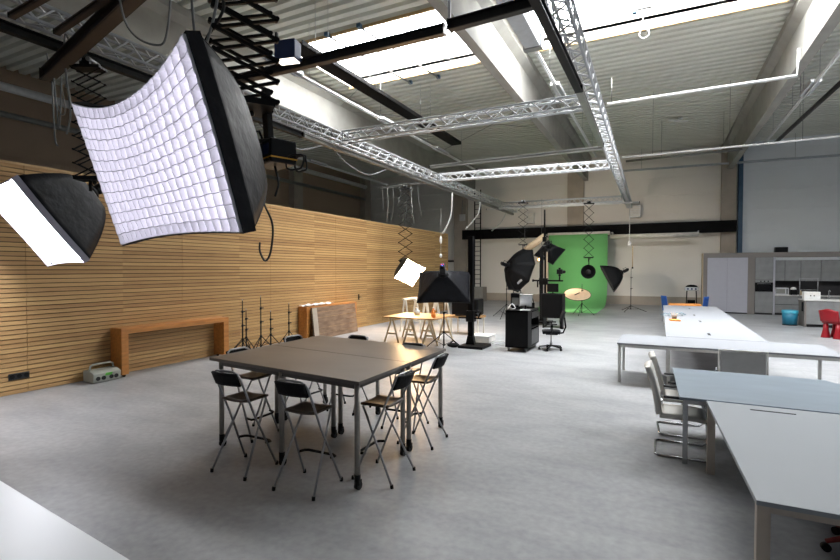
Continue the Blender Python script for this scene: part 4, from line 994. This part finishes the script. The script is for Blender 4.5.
r = thing('kettle_grill', 'silver grill with black domed lid on a stand left of the fridge cupboard', 'grill', (1.42, 27.6, 0)); MB().box((-.3, -.2, 1.02), (.3, .2, 1.2)).build('body', 'alu', r, bevel=.02); MB().ball((0, 0, 1.2), (.27, .2, .12)).build('lid', 'black', r); m = MB()
for i in (-1, 0, 1): m.cyl((i * .17, -.2, 1.11), (i * .17, -.22, 1.11), .045, seg=14)
m.build('dial', 'led_blue', r)
for x in (-.2, .2):
    for y in (-.15, .15): MB().tube([(x, y, 1.02), (x * 1.2, y, 0)], .018).build('leg', 'black', r)
MB().box((-.26, -.18, .35), (.26, .18, .38)).build('shelf', 'black', r); MB().box((-.18, -.12, .38), (.16, .12, .55)).build('tray', 'black_steel', r)

# ------------------------------------------------------------------ kitchen
KY = 26.8
r = thing('tall_surround', 'taupe panel surround framing the kitchen and its tall cupboards', 'surround', (1.86, KY, 0))
MB().box((0, 0, 0), (.17, .75, 2.86)).build('side_panel', 'k_taupe', r); MB().box((.17, .0, 2.64), (6.5, .75, 2.86)).build('top_panel', 'k_taupe', r); MB().box((1.79, .0, 0), (2.06, .75, 2.64)).build('side_panel', 'k_taupe', r)
MB().box((-.03, 0.002, 0), (-.001, .75, 2.86)).build('edge_strip', 'kraft', r)
GAPS = {'k_white': .003}
def cab(lab, x0, x1, z0, z1, y, dpt, doors, front='k_front', name='kitchen_cabinet', hor=False, group='kitchen cabinets', kick=0):
    r = thing(name, lab, 'cabinet', (x0, y, z0), 0, group); W, H = x1 - x0, z1 - z0
    MB().box((0, .022, kick), (W, dpt, H)).build('body', 'k_dark', r)
    if kick: MB().box((0, .08, 0), (W, dpt, kick)).build('plinth', 'k_dark', r)
    for i in range(doors):
        if hor: a, b = (kick + (H - kick) * i / doors, kick + (H - kick) * (i + 1) / doors); MB().box((.008, 0, a + .012), (W - .008, .02, b - .012)).build('drawer', front, r, bevel=.002)
        else: a, b = W * i / doors, W * (i + 1) / doors; MB().box((a + GAPS.get(front, .009), 0, kick + .006), (b - GAPS.get(front, .009), .02, H - .006)).build('door', front, r, bevel=.002)
    return r
cab('tall pale double door cupboard at the kitchen end', 2.03, 3.65, .0, 2.64, KY + .01, .7, 2, 'k_white', 'tall_cupboard', kick=.06)
cab('tall cabinet door below the oven', 3.93, 4.62, 0, 1.06, KY + .02, .7, 1, kick=.08)
cab('cabinet door above the oven', 3.93, 4.62, 1.6, 2.64, KY + .02, .7, 1)
r = thing('oven', 'black built in oven in the tall kitchen cabinet', 'oven', (3.93, KY + .02, 1.06)); MB().box((.01, .02, .005), (.68, .6, .535)).build('body', 'black', r); MB().box((.01, 0, .01), (.68, .02, .4)).build('door', 'oven_black', r, bevel=.003); MB().box((.12, -.003, .08), (.57, 0, .3)).build('oven_window', 'black_gloss', r); MB().box((.01, 0, .42), (.68, .02, .53)).build('control_panel', 'k_front', r); MB().tube([(.08, -.03, .36), (.61, -.03, .36)], .012).build('handle', 'steel', r)
for x in (.22, .36, .5): MB().cyl((x, 0, .475), (x, -.03, .475), .03, seg=14).build('knob', 'black', r)
r = thing('edge_panel', 'pale upright panel strip between oven column and worktop niche', 'panel', (4.62, KY, 0)); MB().box((0, 0, 0), (.07, .74, 2.64)).build('panel', 'k_white', r)
ux = [4.7, 5.1, 5.68, 6.4, 7.1, 8.3]
for i, (a, b) in enumerate(zip(ux, ux[1:])): cab(['grey wall cabinet directly beside the oven column', 'second grey wall cabinet from the oven column', 'third grey wall cabinet from the oven column, over the dish rack', 'fourth grey wall cabinet from the oven column', 'grey wall cabinet cut by the photo edge'][i], a, b, 1.56, 2.5, KY + .28, .45, 1, name='wall_cabinet', group='kitchen wall cabinets')
r = thing('backsplash', 'dark backsplash panel of the kitchen niche', 'backsplash', (4.69, KY + .7, .9)); MB().box((0, 0, 0), (3.6, .04, .66)).build('panel', 'k_dark', r)
cab('grey drawer unit under the microwave', 4.7, 5.66, 0, .88, KY + .04, .64, 2, hor=True, name='drawer_unit', kick=.1)
cab('grey base cabinet behind the island end', 5.66, 8.3, 0, .88, KY + .04, .64, 3, name='base_cabinet', kick=.1)
r = thing('worktop', 'pale worktop in the kitchen niche', 'worktop', (4.69, KY, .88)); MB().box((0, 0, 0), (3.6, .7, .04)).build('slab', 'k_top', r, bevel=.003)
r = thing('microwave', 'silver microwave on the niche worktop', 'microwave', (4.74, KY + .2, .92)); MB().box((0, 0, .01), (.5, .4, .32)).build('body', 'alu', r, bevel=.008); MB().box((.03, -.006, .06), (.36, 0, .27)).build('door_window', 'rail_grey', r); MB().box((.4, -.006, .04), (.47, 0, .28)).build('control_panel', 'k_front', r)
r = thing('coffee_machine', 'black coffee machine with pale dome beside the microwave', 'coffee machine', (5.42, KY + .3, .92)); MB().box((-.12, -.14, 0), (.12, .16, .25)).build('body', 'black', r, bevel=.015); MB().ball((0, 0, .27), (.12, .14, .09)).build('dome_lid', 'paper', r); MB().box((-.08, -.2, 0), (.08, -.14, .02)).build('drip_tray', 'steel', r)
bottle('small brown spice jar beside the coffee machine', 5.68, KY + .28, .92, .05, .24, 'kraft', None, 'spice_jar')
r = thing('kitchen_island', 'grey kitchen island with white worktop in front of the wall cabinets', 'island', (4.7, 21.8, 0)); MB().box((0, .0, 0), (.05, .85, .95)).build('side_panel', 'k_taupe', r); MB().box((.05, .02, .1), (3.2, .85, .95)).build('body', 'k_taupe', r); MB().box((.08, .06, 0), (3.2, .8, .1)).build('plinth', 'k_dark', r)
for i in range(4): MB().box((.055 + i * .78, 0, .105), (.05 + (i + 1) * .78 - .005, .02, .94)).build('door', 'k_front', r, bevel=.002)
MB().box((-.02, -.04, .95), (3.25, .88, .99)).build('worktop', 'k_top', r, bevel=.003)
r = thing('bread_bin', 'white box bin with two lids on the island end', 'box', (4.96, 22.15, .99)); MB().box((-.24, -.14, 0), (.24, .14, .28)).build('body', 'white_paint', r, bevel=.012)
for s in (-1, 1): MB().box((s * .12 - .11, -.155, .15), (s * .12 + .11, -.14, .27)).build('lid', 'paper', r, bevel=.006); MB().box((s * .05 - .015, -.17, .12), (s * .05 + .015, -.155, .16)).build('handle', 'black', r)
r = thing('dish_rack', 'thin wire rack holding a dark olive tray above the white box bin', 'rack', (4.96, 22.5, .99))
m = MB()
for x in (-.27, .27): m.tube([(x, 0, 0), (x, 0, .78)], .01)
m.tube([(-.27, 0, .33), (.27, 0, .33)], .01).tube([(-.27, 0, .74), (.27, 0, .74)], .01); m.build('wire_frame', 'steel', r)
MB().box((-.25, -.02, .35), (.25, .02, .66)).build('tray', 'black', r); MB().box((-.28, -.06, .0), (.28, .06, .02)).build('foot', 'steel', r)
r = thing('tap', 'steel sink tap on the island', 'tap', (5.55, 22.5, .99)); MB().tube([(0, 0, 0), (0, 0, .28), (0, -.04, .33), (0, -.14, .33), (0, -.17, .28)], .014).build('spout', 'chrome', r); MB().tube([(.02, 0, .06), (.09, 0, .09)], .01).build('lever', 'chrome', r)
r = thing('hanging_towel', 'black towel hanging at the island end', 'towel', (4.68, 21.95, .7)); MB().box((-.03, -.07, -.14), (.0, .07, .2)).build('cloth', 'black_soft', r, bevel=.01); MB().cyl((-.01, 0, .2), (.02, 0, .2), .012).build('hook', 'steel', r)
r = thing('waste_bin', 'blue round bin with light blue liner beside the kitchen island', 'bin', (4.37, 22.3, 0)); MB().lathe([(0, .01), (.22, .01), (.25, .54), (.235, .54), (.21, .03), (0, .03)], seg=28).build('bucket', 'bin_blue', r); MB().lathe([(.253, .45), (.258, .55), (.24, .56), (.22, .4)], seg=28).build('liner', 'bag_blue', r); MB().lathe([(.2, 0), (.23, 0), (.23, .03), (.2, .03)], seg=28).build('base_ring', 'black', r)
r = thing('speaker_box', 'black box on top of the kitchen surround', 'speaker', (4.95, KY + .35, 2.86)); MB().box((-.24, -.14, 0), (.24, .14, .24)).build('cabinet', 'black', r, bevel=.02); MB().box((-.21, -.15, .03), (.21, -.14, .21)).build('front_grille', 'black_soft', r)
def red_chair(lab, x, y, rz, s=1.0):
    r = thing('red_chair', lab, 'chair', (x, y, 0), rz, 'red moulded chairs')
    MB().box((-.26, -.26, .44), (.26, .26, .54)).build('seat', 'red', r, bevel=.03)
    for a in (-.18, .18):
        for b in (-.18, .18): MB().lathe([(.0, 0), (.125, 0), (.12, .03), (.075, .25), (.06, .46), (0, .46)], (a, b, 0), seg=16).build('leg', 'red', r)
    m = MB()
    def bk(u, v): return (-.27 + .54 * u - 0, -.24 - .08 * v - .05 * math.cos((u - .5) * PI), .5 + (.36 + .03 * math.cos((u - .5) * 2 * PI)) * v)
    m.grid(bk, 12, 8); m.build('backrest', 'red', r, solid=.06)
    return r
red_chair('red moulded chair with flared legs by the island, whole one', 4.83, 18.75, -.9)
red_chair('red moulded chair with flared legs by the island, cut by the photo edge', 5.42, 18.2, -.9)

# ------------------------------------------------------------------ light, sky, camera
w = bpy.data.worlds.new('sky'); sc.world = w; w.use_nodes = True
n = w.node_tree.nodes; bg = n['Background']; bg.inputs['Color'].default_value = (.72, .8, .92, 1); bg.inputs['Strength'].default_value = .12
def lamp(name, loc, power, col, size, tgt):
    l = bpy.data.lights.new(name, 'SPOT'); l.energy = power; l.color = col; l.shadow_soft_size = size; l.spot_size = 1.5; l.spot_blend = .6
    o = bpy.data.objects.new(name, l); COL.objects.link(o); o.location = loc
    o.rotation_euler = (Vector(tgt) - Vector(loc)).to_track_quat('-Z', 'Y').to_euler(); return o
lamp('octagon_flash_lamp', (-5.0, 20.6, 1.95), 220, (1, .8, .58), .3, (-4.0, 31, 1.0))
lamp('hanging_flash_lamp', (-3.9, 20.6, 2.5), 450, (1, .86, .7), .2, (-4.2, 29.3, 2.6))

cam = bpy.data.cameras.new('camera'); cam.lens = 482 / 840 * 36; cam.sensor_width = 36; cam.sensor_fit = 'HORIZONTAL'; cam.clip_end = 200
co = bpy.data.objects.new('camera', cam); COL.objects.link(co); co.location = (0, 0, 2.1)
co.rotation_euler = (PI / 2 + math.atan(-11 / 482), 0, math.atan(240 / 482)); sc.camera = co
sc.cycles.caustics_reflective = False; sc.cycles.caustics_refractive = False
sc.view_settings.view_transform = 'Standard'; sc.view_settings.look = 'None'; sc.view_settings.gamma = 1; sc.view_settings.use_curve_mapping = False
sc.view_settings.exposure = .4
